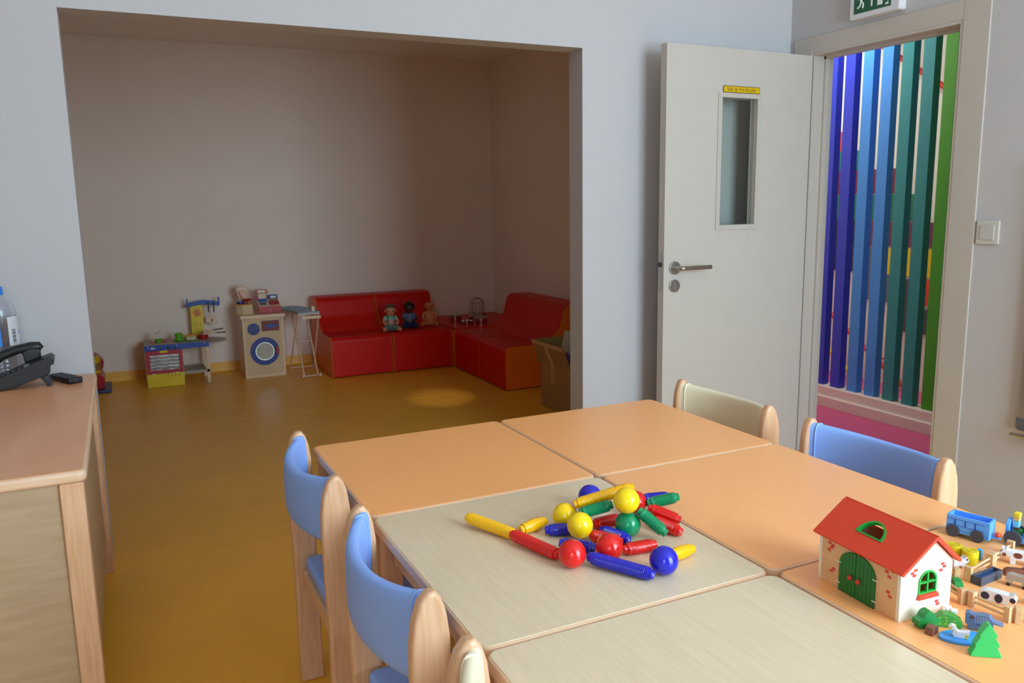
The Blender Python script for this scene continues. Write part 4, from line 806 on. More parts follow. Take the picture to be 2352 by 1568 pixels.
for x in (-0.066, 0.066):
    b = MB(); b.cyl((x - 0.006, 0.0, 0.0145), (x + 0.006, 0.0, 0.0145), 0.0145, n=18, bev=0.002); part('wheel', b, BEECH_L, ib)
for p, q in (((-0.072, 0.0, 0.0145), (0.072, 0.0, 0.0145)), ((-0.100, 0.33, 0.025), (0.088, 0.33, 0.025)), ((-0.060, 0.165, 0.255), (0.048, 0.165, 0.255))):
    b = MB(); b.cyl(p, q, 0.0048, n=10); part('dowel', b, BEECH_L, ib)
# ---- red toy with blue base at the left end
rt = thing('toy_play_cart', 'red plastic toy with rounded panels on blue base behind the desk', 'toy', (-0.30, 6.32, 0))
CRED = M('cart_red', (170, 18, 30), 0.3, var=0.03)
b = MB(); b.bb(-0.17, 0.168, -0.03, 0.30, 0.002, 0.022, 0.006); part('base_plate', b, M('cart_blue', (48, 66, 120), 0.4), rt)
b = MB(); b.prism(rpoly([(-0.11, 0.022, 0.02), (0.125, 0.022, 0.03), (0.135, 0.130, 0.035), (-0.11, 0.130, 0.035)]), 0.02, 0.24, 'xz', 0.006); part('lower_bin', b, CRED, rt)
b = MB(); b.prism(rpoly([(-0.11, 0.131, 0.01), (0.120, 0.131, 0.03), (0.136, 0.200, 0.05), (0.09, 0.275, 0.09), (-0.11, 0.275, 0.04)]), 0.15, 0.20, 'xz', 0.008); part('upper_panel', b, CRED, rt)
yc = thing('yellow_can', 'yellow toy can standing on the red cart', 'can', (-0.232, 6.42, 0.1305))
b = MB(); b.lathe([(0, 0), (0.042, 0), (0.044, 0.003), (0.044, 0.108), (0.041, 0.112), (0, 0.112)], 32); part('can_body', b, M('can_yellow', (214, 176, 26), 0.35), yc)
b = MB(); b.lathe([(0.0444, 0.02), (0.0444, 0.075)], 32); part('can_label', b, M('can_label', (150, 110, 60), 0.5, var=0.4, vs=40), yc)
b = MB(); b.lathe([(0.043, 0.1122), (0.046, 0.113), (0.046, 0.120), (0, 0.122)], 32); part('can_lid', b, M('can_yellow', (214, 176, 26), 0.35), yc)

# ============================================================ MAGNETIC BALLS AND RODS
TOYC = {'yellow': (255, 214, 16), 'amber': (255, 192, 6), 'green': (14, 142, 92), 'red': (222, 28, 22), 'blue': (34, 36, 186)}
def TOY(c): return M('toy_plastic_' + c, TOYC[c], 0.16, var=0.02, vs=30, spec=0.55)
BALL_ME = {}
def ball(c, loc, label):
    if c not in BALL_ME:
        b = MB(); b.sph((0, 0, 0), 0.0252, n=48); BALL_ME[c] = b.mesh('magnetic_ball', TOY(c), 180)
    o = part('magnetic_ball', BALL_ME[c]); o.location = loc; tag(o, label, 'ball', 'magnetic balls on the pale table')
ROD_ME = {}
def rod(c, kind, p, q, label):
    L = {'b': 0.124, 's': 0.068, 'c': 0.064}[kind]; p = Vector(p); q = Vector(q)
    if (c, kind) not in ROD_ME:
        h = L / 2; m = TOY(c)
        if kind == 'c':
            b = MB(); b.lathe([(0.0094, -h + 0.008), (0.0112, -h + 0.012)] + [(0.0122 * math.cos(a) ** 0.3 + 0.0002, (h - 0.010) * math.sin(a)) for a in [-0.95 + i * 1.9 / 12 for i in range(13)]] + [(0.0112, h - 0.012), (0.0094, h - 0.008)], 28); me = b.mesh('rod_body', m, 60)
        else:
            n = 30 if kind == 'b' else 15; l0, l1 = -h + 0.014, h - 0.014; prof = [(0.0081, -h + 0.0075), (0.0110, -h + 0.008), (0.0113, -h + 0.009), (0.0113, l0)]
            for i in range(n):
                z = l0 + (l1 - l0) * i / n; s = (l1 - l0) / n; prof += [(0.0112, z + s * 0.10), (0.0120, z + s * 0.32), (0.0120, z + s * 0.68), (0.0112, z + s * 0.92)]
            prof += [(0.0113, l1), (0.0113, h - 0.009), (0.0110, h - 0.008), (0.0081, h - 0.0075)]
            b = MB(); b.lathe(prof, 24); me = b.mesh('rod_body', m, 50)
        b = MB(); b.lathe([(0, 0), (0.0072, 0), (0.0081, 0.0008), (0.0083, 0.008)], 24); ek = b.mesh('end_knob', m, 40)
        b = MB(); b.cyl((0, 0, -0.0002), (0, 0, 0.001), 0.0026, n=14); tip = b.mesh('magnet_tip', M('magnet_tip', (168, 176, 200), 0.3), 40)
        ROD_ME[(c, kind)] = (me, ek, tip)
    me, ek, tip = ROD_ME[(c, kind)]; d = (q - p).normalized()
    t = thing('magnetic_rod', label, 'rod', (p + q) / 2, 0, 'magnetic rods on the pale table'); t.rotation_euler = d.to_track_quat('Z', 'Y').to_euler()
    part('rod_body', me, None, t)
    for s in (-1, 1):
        e = part('end_knob', ek, None, t); e.location = (0, 0, s * L / 2); e.rotation_euler = (0, 0 if s < 0 else PI, 0); part('magnet_tip', tip, None, e)
ball('yellow', (0.8384, 1.2508, 0.7082), 'glossy yellow ball on top of the magnetic toy pile')
ball('yellow', (0.7581, 1.3499, 0.6582), 'yellow ball at the left back of the pile beside the long yellow rod')
ball('yellow', (0.7521, 1.2806, 0.664), 'yellow ball in the middle, behind the short blue capsule')
ball('green', (0.8435, 1.2538, 0.6582), 'green ball in the pile under the top yellow ball')
ball('red', (0.6806, 1.187, 0.6584), 'red ball at the front between long red rod and long blue rod')
ball('red', (0.7546, 1.1799, 0.6582), 'red ball in the pile holding the short red rod on its right')
ball('blue', (0.8081, 1.0887, 0.6582), 'blue ball at the front right beside the yellow capsule')
ball('blue', (0.8571, 1.4173, 0.6582), 'dark blue ball mostly hidden behind the long yellow rod')
ball('red', (0.9205, 1.3431, 0.6582), 'red ball mostly hidden behind the top yellow ball')
rod('amber', 'b', (0.5873, 1.4484, 0.652), (0.6415, 1.3393, 0.6442), 'long ribbed yellow rod lying at the far left of the magnetic toys')
rod('red', 'b', (0.633, 1.334, 0.6491), (0.671, 1.2181, 0.6446), 'long ribbed red rod between the yellow rod and front red ball')
rod('amber', 'c', (0.6586, 1.3546, 0.6443), (0.7232, 1.3673, 0.6481), 'short smooth yellow capsule behind the long red rod')
rod('blue', 'c', (0.7036, 1.3304, 0.645), (0.7607, 1.3081, 0.645), 'short smooth blue capsule with pale tip before the middle yellow ball')
rod('blue', 's', (0.6919, 1.2548, 0.6495), (0.7472, 1.2147, 0.6441), 'short ribbed blue rod half hidden behind the front red ball')
rod('red', 's', (0.7705, 1.2695, 0.6447), (0.7985, 1.2093, 0.6483), 'short ribbed red rod running under the middle red ball')
rod('blue', 's', (0.7968, 1.2786, 0.6457), (0.8208, 1.2153, 0.6448), 'short ribbed blue rod lying between the red rod and green ball')
rod('red', 's', (0.7985, 1.3078, 0.6458), (0.8642, 1.3146, 0.6448), 'short red rod deep in the pile behind the green ball')
rod('green', 's', (0.7648, 1.3104, 0.6742), (0.8316, 1.2853, 0.6908), 'short ribbed green rod sloping left from the top yellow ball')
rod('amber', 'b', (0.7706, 1.3367, 0.6827), (0.8847, 1.2939, 0.7144), 'long ribbed yellow rod lying across the back of the pile')
rod('green', 's', (0.8585, 1.2433, 0.6895), (0.8933, 1.1938, 0.6487), 'short ribbed green rod sloping down right from the top yellow ball')
rod('green', 's', (0.9359, 1.3214, 0.6602), (0.9986, 1.2984, 0.6722), 'short ribbed green rod at the back right of the pile')
rod('red', 's', (0.9152, 1.29, 0.6671), (0.9632, 1.2427, 0.6461), 'upper of two short ribbed red rods at the right of the pile')
rod('red', 's', (0.9084, 1.2654, 0.6511), (0.9319, 1.2011, 0.6437), 'lower of two short ribbed red rods at the right of the pile')
rod('red', 's', (0.7868, 1.1832, 0.6449), (0.8522, 1.1746, 0.6456), 'short ribbed red rod right of the middle red ball')
rod('blue', 'b', (0.707, 1.1821, 0.65), (0.778, 1.0699, 0.6445), 'long ribbed blue rod at the front of the magnetic toys')
rod('amber', 'c', (0.8396, 1.1183, 0.6468), (0.9045, 1.13, 0.6446), 'short smooth yellow capsule at the right behind the blue ball')
rod('blue', 's', (0.9619, 1.378, 0.6464), (1.027, 1.3675, 0.6447), 'short blue rod peeping out behind the back green rod')

# ============================================================ TOY BARN (local: u = length away from the gable, v = depth, front doors at v = 0)
FZ = 0.6332
bn = thing('toy_barn', 'wooden toy barn with red roof and green double doors', 'toy barn', (1.0250, 0.7872, FZ), math.radians(86.2))
# local x = u (towards the far end); local y axis points to -v, so depth is -y
BL, BD, BH, RV, RH = 0.1706, 0.106, 0.081, 0.060, 0.126
PINE = WOOD('pine_front', (226, 174, 122), (234, 186, 136), (3, 3, 10), 6, 0.5); PALE = WOOD('pale_gable', (240, 228, 206), (246, 236, 218), (3, 30, 3), 4, 0.5)
BRK = M('barn_brick_red', (216, 66, 56), 0.45); ROOF = M('barn_roof_red', (228, 66, 38), 0.42, var=0.02); DGR = M('barn_door_green', (18, 112, 44), 0.45); WGR = M('barn_window_green', (26, 166, 60), 0.4); KNR = M('barn_knob_red', (214, 64, 36), 0.25)
def arch_pts(u0, u1, zt, r):
    return [(u1, 0.0), (u1, zt - r)] + [((u0 + u1) / 2 + (u1 - u0) / 2 * math.cos(a), zt - r + r * math.sin(a)) for a in [i * PI / 16 for i in range(1, 16)]] + [(u0, zt - r), (u0, 0.0)]
b = MB(); b.bb(0.006, BL - 0.006, -0.006, 0, 0.0, BH - 0.001); part('front_wall', b, PINE, bn)
b = MB(); b.bb(0.006, BL - 0.006, -BD, -BD + 0.006, 0.0, BH); part('back_wall', b, PINE, bn)
# near gable with an arched window hole
gab = [(0, 0), (BD, 0), (BD, 0.084), (RV, RH), (0, BH)]
W0, W1, WB, WTP = 0.0365, 0.0740, 0.038, 0.0755
wn = [(W0, WB), (W1, WB)] + [((W0 + W1) / 2 + (W1 - W0) / 2 * math.cos(a), WTP - 0.0175 + 0.0175 * math.sin(a)) for a in [i * PI / 14 for i in range(0, 15)]]
def plate_hole(outer, hole, x0, x1, to3):
    b = MB(); bm = b.bm
    for x in (x0, x1):
        A = [bm.verts.new(to3(x, *p)) for p in outer]; H = [bm.verts.new(to3(x, *p)) for p in hole]
        es = [bm.edges.new((A[i], A[(i + 1) % len(A)])) for i in range(len(A))] + [bm.edges.new((H[i], H[(i + 1) % len(H)])) for i in range(len(H))]
        bmesh.ops.triangle_fill(bm, edges=es, use_beauty=True, use_dissolve=False)
        if x == x0: A0, H0 = A, H
    for P0, P1 in ((A0, A), (H0, H)):
        for i in range(len(P0)): bm.faces.new((P0[i], P0[(i + 1) % len(P0)], P1[(i + 1) % len(P0)], P1[i]))
    return b
g_ = plate_hole(gab, wn, 0.0, 0.006, lambda x, v, z: Vector((x, -v, z))); gw = part('gable_wall', g_, PALE, bn, 'pale gable wall')
b = MB(); b.prism([(-v, z) for v, z in gab], BL - 0.006, BL, 'yz'); part('gable_wall', b, PALE, bn)
fr = [((W0 + W1) / 2 + (v - (W0 + W1) / 2) * 0.84, 0.0565 + (z - 0.0565) * 0.84) for v, z in wn]
wo = [((W0 + W1) / 2 + (v - (W0 + W1) / 2) * 1.0, z) for v, z in wn]
b = plate_hole(wo, fr, -0.0015, 0.003, lambda x, v, z: Vector((x, -v, z))); wf = part('window_frame', b, WGR, bn)
b = MB(); b.bb(-0.001, 0.003, -0.0567, -0.0538, WB + 0.002, WTP - 0.001); b.bb(-0.001, 0.003, -W1 + 0.002, -W0 - 0.002, 0.0548, 0.0578); part('glazing_bar', b, WGR, wf)
b = MB(); b.prism([(-0.0335, 0.0310), (-0.0765, 0.0310), (-0.0735, 0.0385), (-0.0365, 0.0385)], -0.006, 0, 'yz', 0.001); part('window_sill', b, ROOF, bn)
# roof slabs
def roof_side(v0, z0, v1, z1, th, hole=None):
    d = Vector((0, -(v1 - v0), z1 - z0)); Ls = d.length; d.normalize(); nrm = Vector((1, 0, 0)).cross(d)
    if nrm.z < 0: nrm = -nrm
    o = Vector((0, -v0, z0)); to3 = lambda x, u, s: o + Vector((u, 0, 0)) + d * s + nrm * x
    return Ls, to3
Ls, to3 = roof_side(-0.005, 0.0785, RV + 0.001, 0.1270, 0.005)
outer = [(-0.009, 0), (BL + 0.009, 0), (BL + 0.009, Ls), (-0.009, Ls)]
def sky(k, du=0.0, ds=0.0):
    c = (0.0855, 0.0375); P = [(0.0590, 0.0345), (0.1130, 0.0345), (0.1125, 0.041), (0.1105, 0.048), (0.1060, 0.056), (0.0985, 0.0625), (0.0890, 0.0655), (0.0795, 0.0640), (0.0705, 0.0590), (0.0640, 0.0520), (0.0605, 0.0440)]
    c = (0.0862, 0.0475); return [(c[0] + (u - c[0]) * k, c[1] + (s - c[1]) * k) for u, s in P]
b = plate_hole(outer, sky(1.0), 0.0, 0.005, to3); part('roof', b, ROOF, bn)
b = plate_hole(sky(1.02), sky(0.84), 0.0, 0.0065, to3); part('skylight_frame', b, WGR, bn)
Ls2, to3b = roof_side(BD + 0.006, 0.0815, RV - 0.001, 0.1290, 0.005)
b = MB(); bm = b.bm
vs = [[bm.verts.new(to3b(x, u, s)) for u, s in ((-0.009, 0), (BL + 0.009, 0), (BL + 0.009, Ls2), (-0.009, Ls2))] for x in (0.0, 0.005)]
bm.faces.new(vs[0]); bm.faces.new(vs[1])
for i in range(4): bm.faces.new((vs[0][i], vs[0][(i + 1) % 4], vs[1][(i + 1) % 4], vs[1][i]))
part('roof', b, ROOF, bn)
# double doors
UD0, UD1, UM, ZT_ = 0.0460, 0.1220, 0.0860, 0.0755
def dz(u):
    s = (u - (UD0 + UD1) / 2) / ((UD1 - UD0) / 2); return 0.046 + 0.0295 * max(0, 1 - abs(s) ** 2.4) ** 0.5
for u0, u1 in ((UD0, UM - 0.0005), (UM + 0.0005, UD1)):
    d0 = bpy.data.objects.new('barn_door', None); COL.objects.link(d0); d0.parent = bn; d0.empty_display_size = 0.01
    k = 5
    for i in range(k):
        a_ = u0 + (u1 - u0) * i / k + 0.00035; c_ = u0 + (u1 - u0) * (i + 1) / k - 0.00035
        b = MB(); b.prism([(a_, 0.0008), (c_, 0.0008)] + [(c_ + (a_ - c_) * q / 4, dz(c_ + (a_ - c_) * q / 4)) for q in range(5)], 0.0002, 0.0030, 'xz'); part('door_board', b, DGR, d0)
    uk = (UM - 0.0085) if u0 == UD0 else (UM + 0.0085)
    b = MB(); b.sph((uk, 0.0062, 0.033), 0.0042, n=16); b.cyl((uk, 0.0028, 0.033), (uk, 0.004, 0.033), 0.0015, n=8); part('door_knob', b, KNR, d0)
    ue = u0 if u0 == UD0 else u1
    for z in (0.0135, 0.049):
        b = MB(); b.box((ue, 0.0034, z), (0.009, 0.0014, 0.0017), 0.0004); part('hinge_pin', b, SCREW, d0)
for i, (u, z) in enumerate(((0.1470, 0.0715), (0.1395, 0.0690), (0.1430, 0.0645), (0.1478, 0.0590), (0.1362, 0.0290), (0.1410, 0.0240), (0.1450, 0.0270 - 0.005), (0.0270, 0.0715), (0.0150, 0.0770), (0.0215, 0.0650), (0.0225, 0.0400), (0.0185, 0.0340))):
    if i == 6: continue
    b = MB(); b.bb(u - 0.0034, u + 0.0034, -0.0002, 0.0009, z - 0.0021, z + 0.0021, 0.0004); part('brick', b, BRK, bn)
for v, z in ((0.0290, 0.0800), (0.0225, 0.0760), (0.0265, 0.0715), (0.0850, 0.0805), (0.0890, 0.0755), (0.0820, 0.0705), (0.0775, 0.0200), (0.0800, 0.0150), (0.0735, 0.0225)):
    if (v, z) == (0.0735, 0.0225): continue
    b = MB(); b.bb(-0.0009, 0.0002, -v - 0.0034, -v + 0.0034, z - 0.0021, z + 0.0021, 0.0004); part('brick', b, BRK, bn)

# ============================================================ WAGON, TRACTOR AND DRIVER
TBL = M('toy_sky_blue', (92, 168, 252), 0.35, var=0.02); TDK = M('toy_line_blue', (24, 66, 190), 0.4); TYRE = M('toy_tyre', (64, 70, 84), 0.55, var=0.04)
HD = math.atan2(-0.954, 0.30)
wg = thing('toy_wagon', 'sky blue toy wagon with grey wheels behind the barn', 'toy wagon', (1.4175, 0.9475, FZ), HD)
b = MB(); b.bb(-0.0375, 0.0375, -0.017, 0.017, 0.0075, 0.013, 0.001); b.bb(-0.0375, 0.0375, -0.017, -0.0125, 0.013, 0.0415, 0.0008); b.bb(-0.0375, 0.0375, 0.0125, 0.017, 0.013, 0.0415, 0.0008); b.bb(-0.0375, -0.033, -0.0125, 0.0125, 0.013, 0.0415, 0.0008); b.bb(0.033, 0.0375, -0.0125, 0.0125, 0.013, 0.0415, 0.0008); part('wagon_box', b, TBL, wg)
b = MB()
for sy in (-1, 1):
    for z in (0.0225, 0.0345): b.bb(-0.036, 0.030, sy * 0.0170, sy * 0.0173, z - 0.0004, z + 0.0004)
    for x in (-0.022, -0.004, 0.013): b.bb(x - 0.0012, x + 0.0012, sy * 0.0170, sy * 0.0173, 0.0225, 0.0345)
part('painted_lines', b, TDK, wg)
for sx in (-1, 1):
    for sy in (-1, 1):
        b = MB(); b.cyl((sx * 0.0215 - 0.003, sy * 0.0176, 0.0118), (sx * 0.0215 - 0.003, sy * 0.0215, 0.0118), 0.0118, n=28, bev=0.0006); part('wheel', b, TYRE, wg)
b = MB(); b.bb(0.0376, 0.052, -0.003, 0.003, 0.010, 0.0125, 0.0005); part('drawbar', b, TBL, wg)
b = MB(); b.sph((0.0470, 0, 0.0175), 0.0050, n=18); b.cyl((0.047, 0, 0.012), (0.047, 0, 0.015), 0.0018, n=8); part('hitch_knob', b, KNR, wg)
tr = thing('toy_tractor', 'sky blue toy tractor with grey wheels at the right edge', 'toy tractor', (1.4640, 0.8890, FZ), HD)
b = MB(); b.bb(-0.014, 0.060, -0.016, 0.016, 0.008, 0.018, 0.001); b.bb(0.018, 0.060, -0.0155, 0.0155, 0.018, 0.037, 0.002); part('tractor_body', b, TBL, tr)
b = MB(); b.prism(rpoly([(-0.016, 0.010, 0), (0.016, 0.010, 0), (0.016, 0.047, 0.014), (-0.016, 0.047, 0.014)]), -0.0145, -0.0085, 'yz', 0.001); part('seat_back', b, TBL, tr)
b = MB()
for sy in (-1, 1):
    for k in range(4): b.bb(0.028, 0.050, sy * 0.0155, sy * 0.0158, 0.0235 + k * 0.0026, 0.0243 + k * 0.0026)
part('grille_lines', b, TDK, tr)
for sy in (-1, 1):
    b = MB(); b.cyl((0, sy * 0.0166, 0.0150), (0, sy * 0.0220, 0.0150), 0.0150, n=32, bev=0.0008); part('rear_wheel', b, TYRE, tr)
    b = MB(); b.cyl((0.048, sy * 0.0166, 0.0105), (0.048, sy * 0.0210, 0.0105), 0.0105, n=28, bev=0.0006); part('front_wheel', b, TYRE, tr)
b = MB(); b.lathe([(0.0060, 0), (0.0078, 0.001), (0.0060, 0.003), (0.0060, 0)], 20, (0.0215, 0, 0.0445), Matrix.Rotation(1.2, 3, 'Y')); b.cyl((0.024, 0, 0.037), (0.0215, 0, 0.0455), 0.0014, n=8); part('steering_wheel', b, M('toy_pale_blue', (190, 224, 240), 0.4), tr)
dv = thing('toy_driver', 'wooden toy figure in yellow hat and pale blue shirt sitting on the tractor', 'toy figure', (1.4640, 0.8890, FZ + 0.0182), HD)
b = MB(); b.bb(-0.005, 0.010, -0.0062, 0.0062, 0, 0.011, 0.002); part('trousers', b, M('toy_leaf_green', (54, 150, 60), 0.4), dv)
b = MB(); b.bb(-0.0052, 0.005, -0.0064, 0.0064, 0.0111, 0.0140, 0.001); part('belt', b, M('toy_brown_red', (130, 60, 50), 0.5), dv)
b = MB(); b.bb(-0.005, 0.005, -0.0066, 0.0066, 0.0141, 0.0270, 0.002); part('shirt', b, M('toy_cyan', (110, 206, 236), 0.4), dv)
b = MB(); b.bb(-0.005, 0.005, -0.0062, 0.0062, 0.0271, 0.0330, 0.0015); part('face', b, M('toy_face', (236, 190, 120), 0.5), dv)
b = MB(); b.bb(-0.0055, 0.0055, -0.0068, 0.0068, 0.0331, 0.0425, 0.002); part('hat', b, M('toy_hat_yellow', (238, 214, 50), 0.4), dv)

# ============================================================ FARM PIECES
def bale(x, y, label):
    t = thing('toy_bale', label, 'toy bale', (x, y, FZ), 0, 'yellow round bales')
    b = MB(); b.cyl((0, 0, 0), (0, 0, 0.0275), 0.0133, n=36, bev=0.001); part('bale_body', b, M('bale_yellow', (222, 200, 20), 0.42), t)
    b = MB(); b.tube([((0.0015 + 0.0095 * k / 60) * math.cos(k * 0.38), (0.0015 + 0.0095 * k / 60) * math.sin(k * 0.38), 0.0276) for k in range(61)], 0.0003, 4); part('spiral_line', b, M('bale_line', (176, 150, 14), 0.5), t)
bale(1.3025, 0.8975, 'yellow round toy bale next to the barn roof, farther of two')
bale(1.3050, 0.8685, 'yellow round toy bale with spiral top, nearer of two')
tg = thing('toy_trough', 'dark grey toy water trough with blue inside', 'toy trough', (1.2755, 0.8165, FZ), math.atan2(0.005, 0.063))
TRM = M('trough_grey', (72, 78, 94), 0.5)
b = MB(); b.bb(-0.031, 0.031, -0.0085, 0.0085, 0, 0.004); b.bb(-0.031, 0.031, -0.0085, -0.0055, 0.004, 0.0145, 0.0004); b.bb(-0.031, 0.031, 0.0055, 0.0085, 0.004, 0.0145, 0.0004); b.bb(-0.031, -0.028, -0.0055, 0.0055, 0.004, 0.0145, 0.0004); b.bb(0.028, 0.031, -0.0055, 0.0055, 0.004, 0.0145, 0.0004); part('trough_body', b, TRM, tg)
b = MB(); b.bb(-0.028, 0.028, -0.0055, 0.0055, 0.004, 0.009); part('water', b, M('trough_blue', (30, 80, 160), 0.15), tg)
FW = WOOD('fence_wood', (206, 168, 124), (220, 184, 142), (20, 20, 20), 4, 0.5)
def fence(p, q, label, h=0.0255):
    p = Vector(p + (0,)); q = Vector(q + (0,)); d = q - p; L_ = d.length
    t = thing('toy_fence', label, 'toy fence', (p.x, p.y, FZ), math.atan2(d.y, d.x), 'toy fence sections')
    for x in (0, L_):
        b = MB(); b.bb(x - 0.0045, x + 0.0045, -0.0060, 0.0060, 0, h, 0.0008); part('post', b, FW, t)
    for z in (0.0085, 0.0175):
        b = MB(); b.cyl((0.004, 0, z), (L_ - 0.004, 0, z), 0.0021, n=10); part('rail', b, FW, t)
fence((1.1665, 0.7830), (1.1860, 0.8400), 'toy fence section running back along the barn gable, before the crocodile')
fence((1.1715, 0.7700), (1.1745, 0.7135), 'toy fence section in front of the black and white cow')
fence((1.1840, 0.7050), (1.2180, 0.6680), 'toy fence section running off the right edge of the photo')
fence((1.2475, 0.8310), (1.3270, 0.8460), 'toy fence section behind the dark trough')
fence((1.3370, 0.8490), (1.4100, 0.8640), 'toy fence section behind the brown and white cow')
fence((1.2330, 0.8420), (1.1950, 0.8750), 'toy fence section half hidden behind the barn gable wall', 0.0135 + 0.008)

def cutout(name, label, cat, loc, rz, poly, th, mat, marks=(), group=None, scale=1.0):
    """flat sawn wooden animal: profile in local xz, thickness along y, painted marks a hair proud on both faces"""
    t = thing(name, label, cat, loc, rz, group)
    b = MB(); b.prism([(x * scale, z * scale) for x, z in poly], -th / 2, th / 2, 'xz', 0.0009); part('cut_body', b, mat, t)
    for nm, mm, shp in marks:
        b = MB()
        for pl in shp:
            for s in (-1, 1): b.prism([(x * scale, z * scale) for x, z in pl], s * th / 2, s * (th / 2 + 0.0003), 'xz')
        part(nm, b, mm, t)
    return t
def el(cx, cz, rx, rz_, n=14): return [(cx + rx * math.cos(2 * PI * i / n), cz + rz_ * math.sin(2 * PI * i / n)) for i in range(n)]
COW = [(-0.020, 0), (-0.012, 0), (-0.011, 0.008), (0.006, 0.008), (0.007, 0), (0.014, 0), (0.0145, 0.012), (0.019, 0.012), (0.026, 0.0105), (0.0275, 0.016), (0.0245, 0.020), (0.0255, 0.0235), (0.022, 0.0225), (0.0195, 0.0245), (0.0185, 0.0215), (0.010, 0.0205), (-0.012, 0.0215), (-0.0195, 0.020), (-0.0225, 0.012), (-0.0215, 0.008)]
LOW = [(-0.020, 0), (0.016, 0), (0.019, 0.006), (0.027, 0.005), (0.0285, 0.011), (0.025, 0.015), (0.026, 0.019), (0.021, 0.018), (0.018, 0.016), (0.008, 0.017), (-0.012, 0.0175), (-0.020, 0.014), (-0.022, 0.006)]
HORSE = [(-0.017, 0), (-0.011, 0), (-0.010, 0.010), (0.006, 0.010), (0.007, 0), (0.013, 0), (0.0135, 0.014), (0.022, 0.021), (0.026, 0.0195), (0.0275, 0.023), (0.023, 0.029), (0.020, 0.0315), (0.017, 0.0285), (0.010, 0.021), (-0.012, 0.022), (-0.018, 0.0195), (-0.0205, 0.010), (-0.018, 0.011)]
PIG = [(-0.012, 0), (-0.007, 0), (-0.006, 0.004), (0.004, 0.004), (0.005, 0), (0.010, 0), (0.0105, 0.007), (0.016, 0.009), (0.017, 0.013), (0.014, 0.017), (0.012, 0.0205), (0.009, 0.016), (-0.009, 0.0145), (-0.013, 0.017), (-0.0135, 0.009)]
GOOSE = [(-0.011, 0), (0.007, 0), (0.0095, 0.005), (0.0075, 0.0095), (0.010, 0.0125), (0.0145, 0.0125), (0.0140, 0.0155), (0.0105, 0.0185), (0.006, 0.0175), (0.004, 0.0125), (0.001, 0.0095), (-0.008, 0.0105), (-0.0135, 0.0125)]
RHINO = [(-0.019, 0), (-0.008, 0), (-0.007, 0.005), (0.004, 0.005), (0.005, 0), (0.016, 0), (0.0165, 0.008), (0.020, 0.010), (0.0205, 0.027), (0.014, 0.0285), (0.009, 0.026), (-0.004, 0.0285), (-0.013, 0.028), (-0.018, 0.022), (-0.031, 0.0185), (-0.032, 0.0165), (-0.0185, 0.0175)]
WH = M('animal_white', (226, 226, 232), 0.45); BK = M('animal_black', (40, 42, 62), 0.45); BR = M('animal_brown', (120, 66, 48), 0.5); GY = M('animal_grey', (176, 164, 150), 0.5); YL = M('animal_yellow', (216, 190, 60), 0.45); DKH = M('animal_hoof', (44, 32, 30), 0.5)
cutout('toy_cow', 'black and white wooden toy cow lying behind the fence', 'toy animal', (1.2200, 0.7640, FZ), math.atan2(-0.95, 0.42), LOW, 0.015, WH, [('black_patch', BK, [el(-0.013, 0.008, 0.006, 0.006), el(0.005, 0.008, 0.0055, 0.007), el(0.0235, 0.010, 0.004, 0.004)])], None, 1.05)
cutout('toy_cow', 'brown and white wooden toy cow beside the far fence', 'toy animal', (1.3840, 0.8280, FZ), math.atan2(0.85, -0.50), COW, 0.015, WH, [('brown_patch', BR, [el(-0.011, 0.015, 0.006, 0.005), el(0.004, 0.0155, 0.006, 0.0045), el(0.022, 0.014, 0.003, 0.003)])], None, 1.15)
cutout('toy_horse', 'grey wooden toy horse with dark hooves near the right edge', 'toy animal', (1.3000, 0.7780, FZ), math.atan2(-0.9, 0.35), HORSE, 0.013, GY, [('dark_hoof', DKH, [[(-0.017, 0), (-0.011, 0), (-0.0106, 0.005), (-0.017, 0.005)], [(0.007, 0), (0.013, 0), (0.0132, 0.005), (0.0068, 0.005)]])], None, 0.95)
cutout('toy_calf', 'small brown wooden toy calf at the right end of the trough', 'toy animal', (1.3340, 0.8080, FZ), math.atan2(-0.6, 0.8), LOW, 0.012, BR, (), None, 0.72)
cutout('toy_dog', 'white wooden toy dog peeping out behind the barn gable', 'toy animal', (1.2790, 0.8720, FZ), math.atan2(-0.25, 0.97), PIG, 0.012, WH, [('black_mark', BK, [el(0.0125, 0.0150, 0.0016, 0.0022)])], None, 1.0)
cutout('toy_goose', 'white wooden toy goose standing behind the bushes', 'toy animal', (1.1130, 0.7640, FZ), math.atan2(0.8, 0.5) + PI, GOOSE, 0.010, WH, [('beak', YL, [[(0.0105, 0.0128), (0.0143, 0.0127), (0.0139, 0.0152), (0.0110, 0.0150)]])], None, 0.95)
cutout('toy_goose', 'grey wooden toy goose with yellow beak near the right edge', 'toy animal', (1.2640, 0.7270, FZ), math.atan2(0.4, -0.9), GOOSE, 0.012, GY, [('beak', YL, [[(0.0090, 0.0120), (0.0143, 0.0125), (0.0139, 0.0152), (0.0100, 0.0165)]])], None, 1.2)
rh = cutout('toy_rhino', 'blue grey wooden toy animal with white speckles beside the pond', 'toy animal', (1.1130, 0.7170, FZ), math.atan2(0.86, -0.5), RHINO, 0.013, M('animal_slate', (104, 122, 156), 0.5), [('speckle', WH, [el(-0.013 + 0.0037 * i + 0.0012 * (j % 2), 0.0155 + 0.003 * j, 0.0006, 0.0006, 8) for i in range(6) for j in range(4)]), ('brown_ear', BR, [el(0.0105, 0.0215, 0.0034, 0.0026)]), ('dark_fold', M('animal_slate_dark', (70, 84, 120), 0.5), [[(-0.014, 0.0105), (0.004, 0.0115), (0.004, 0.0127), (-0.014, 0.012)]])], None, 0.95)
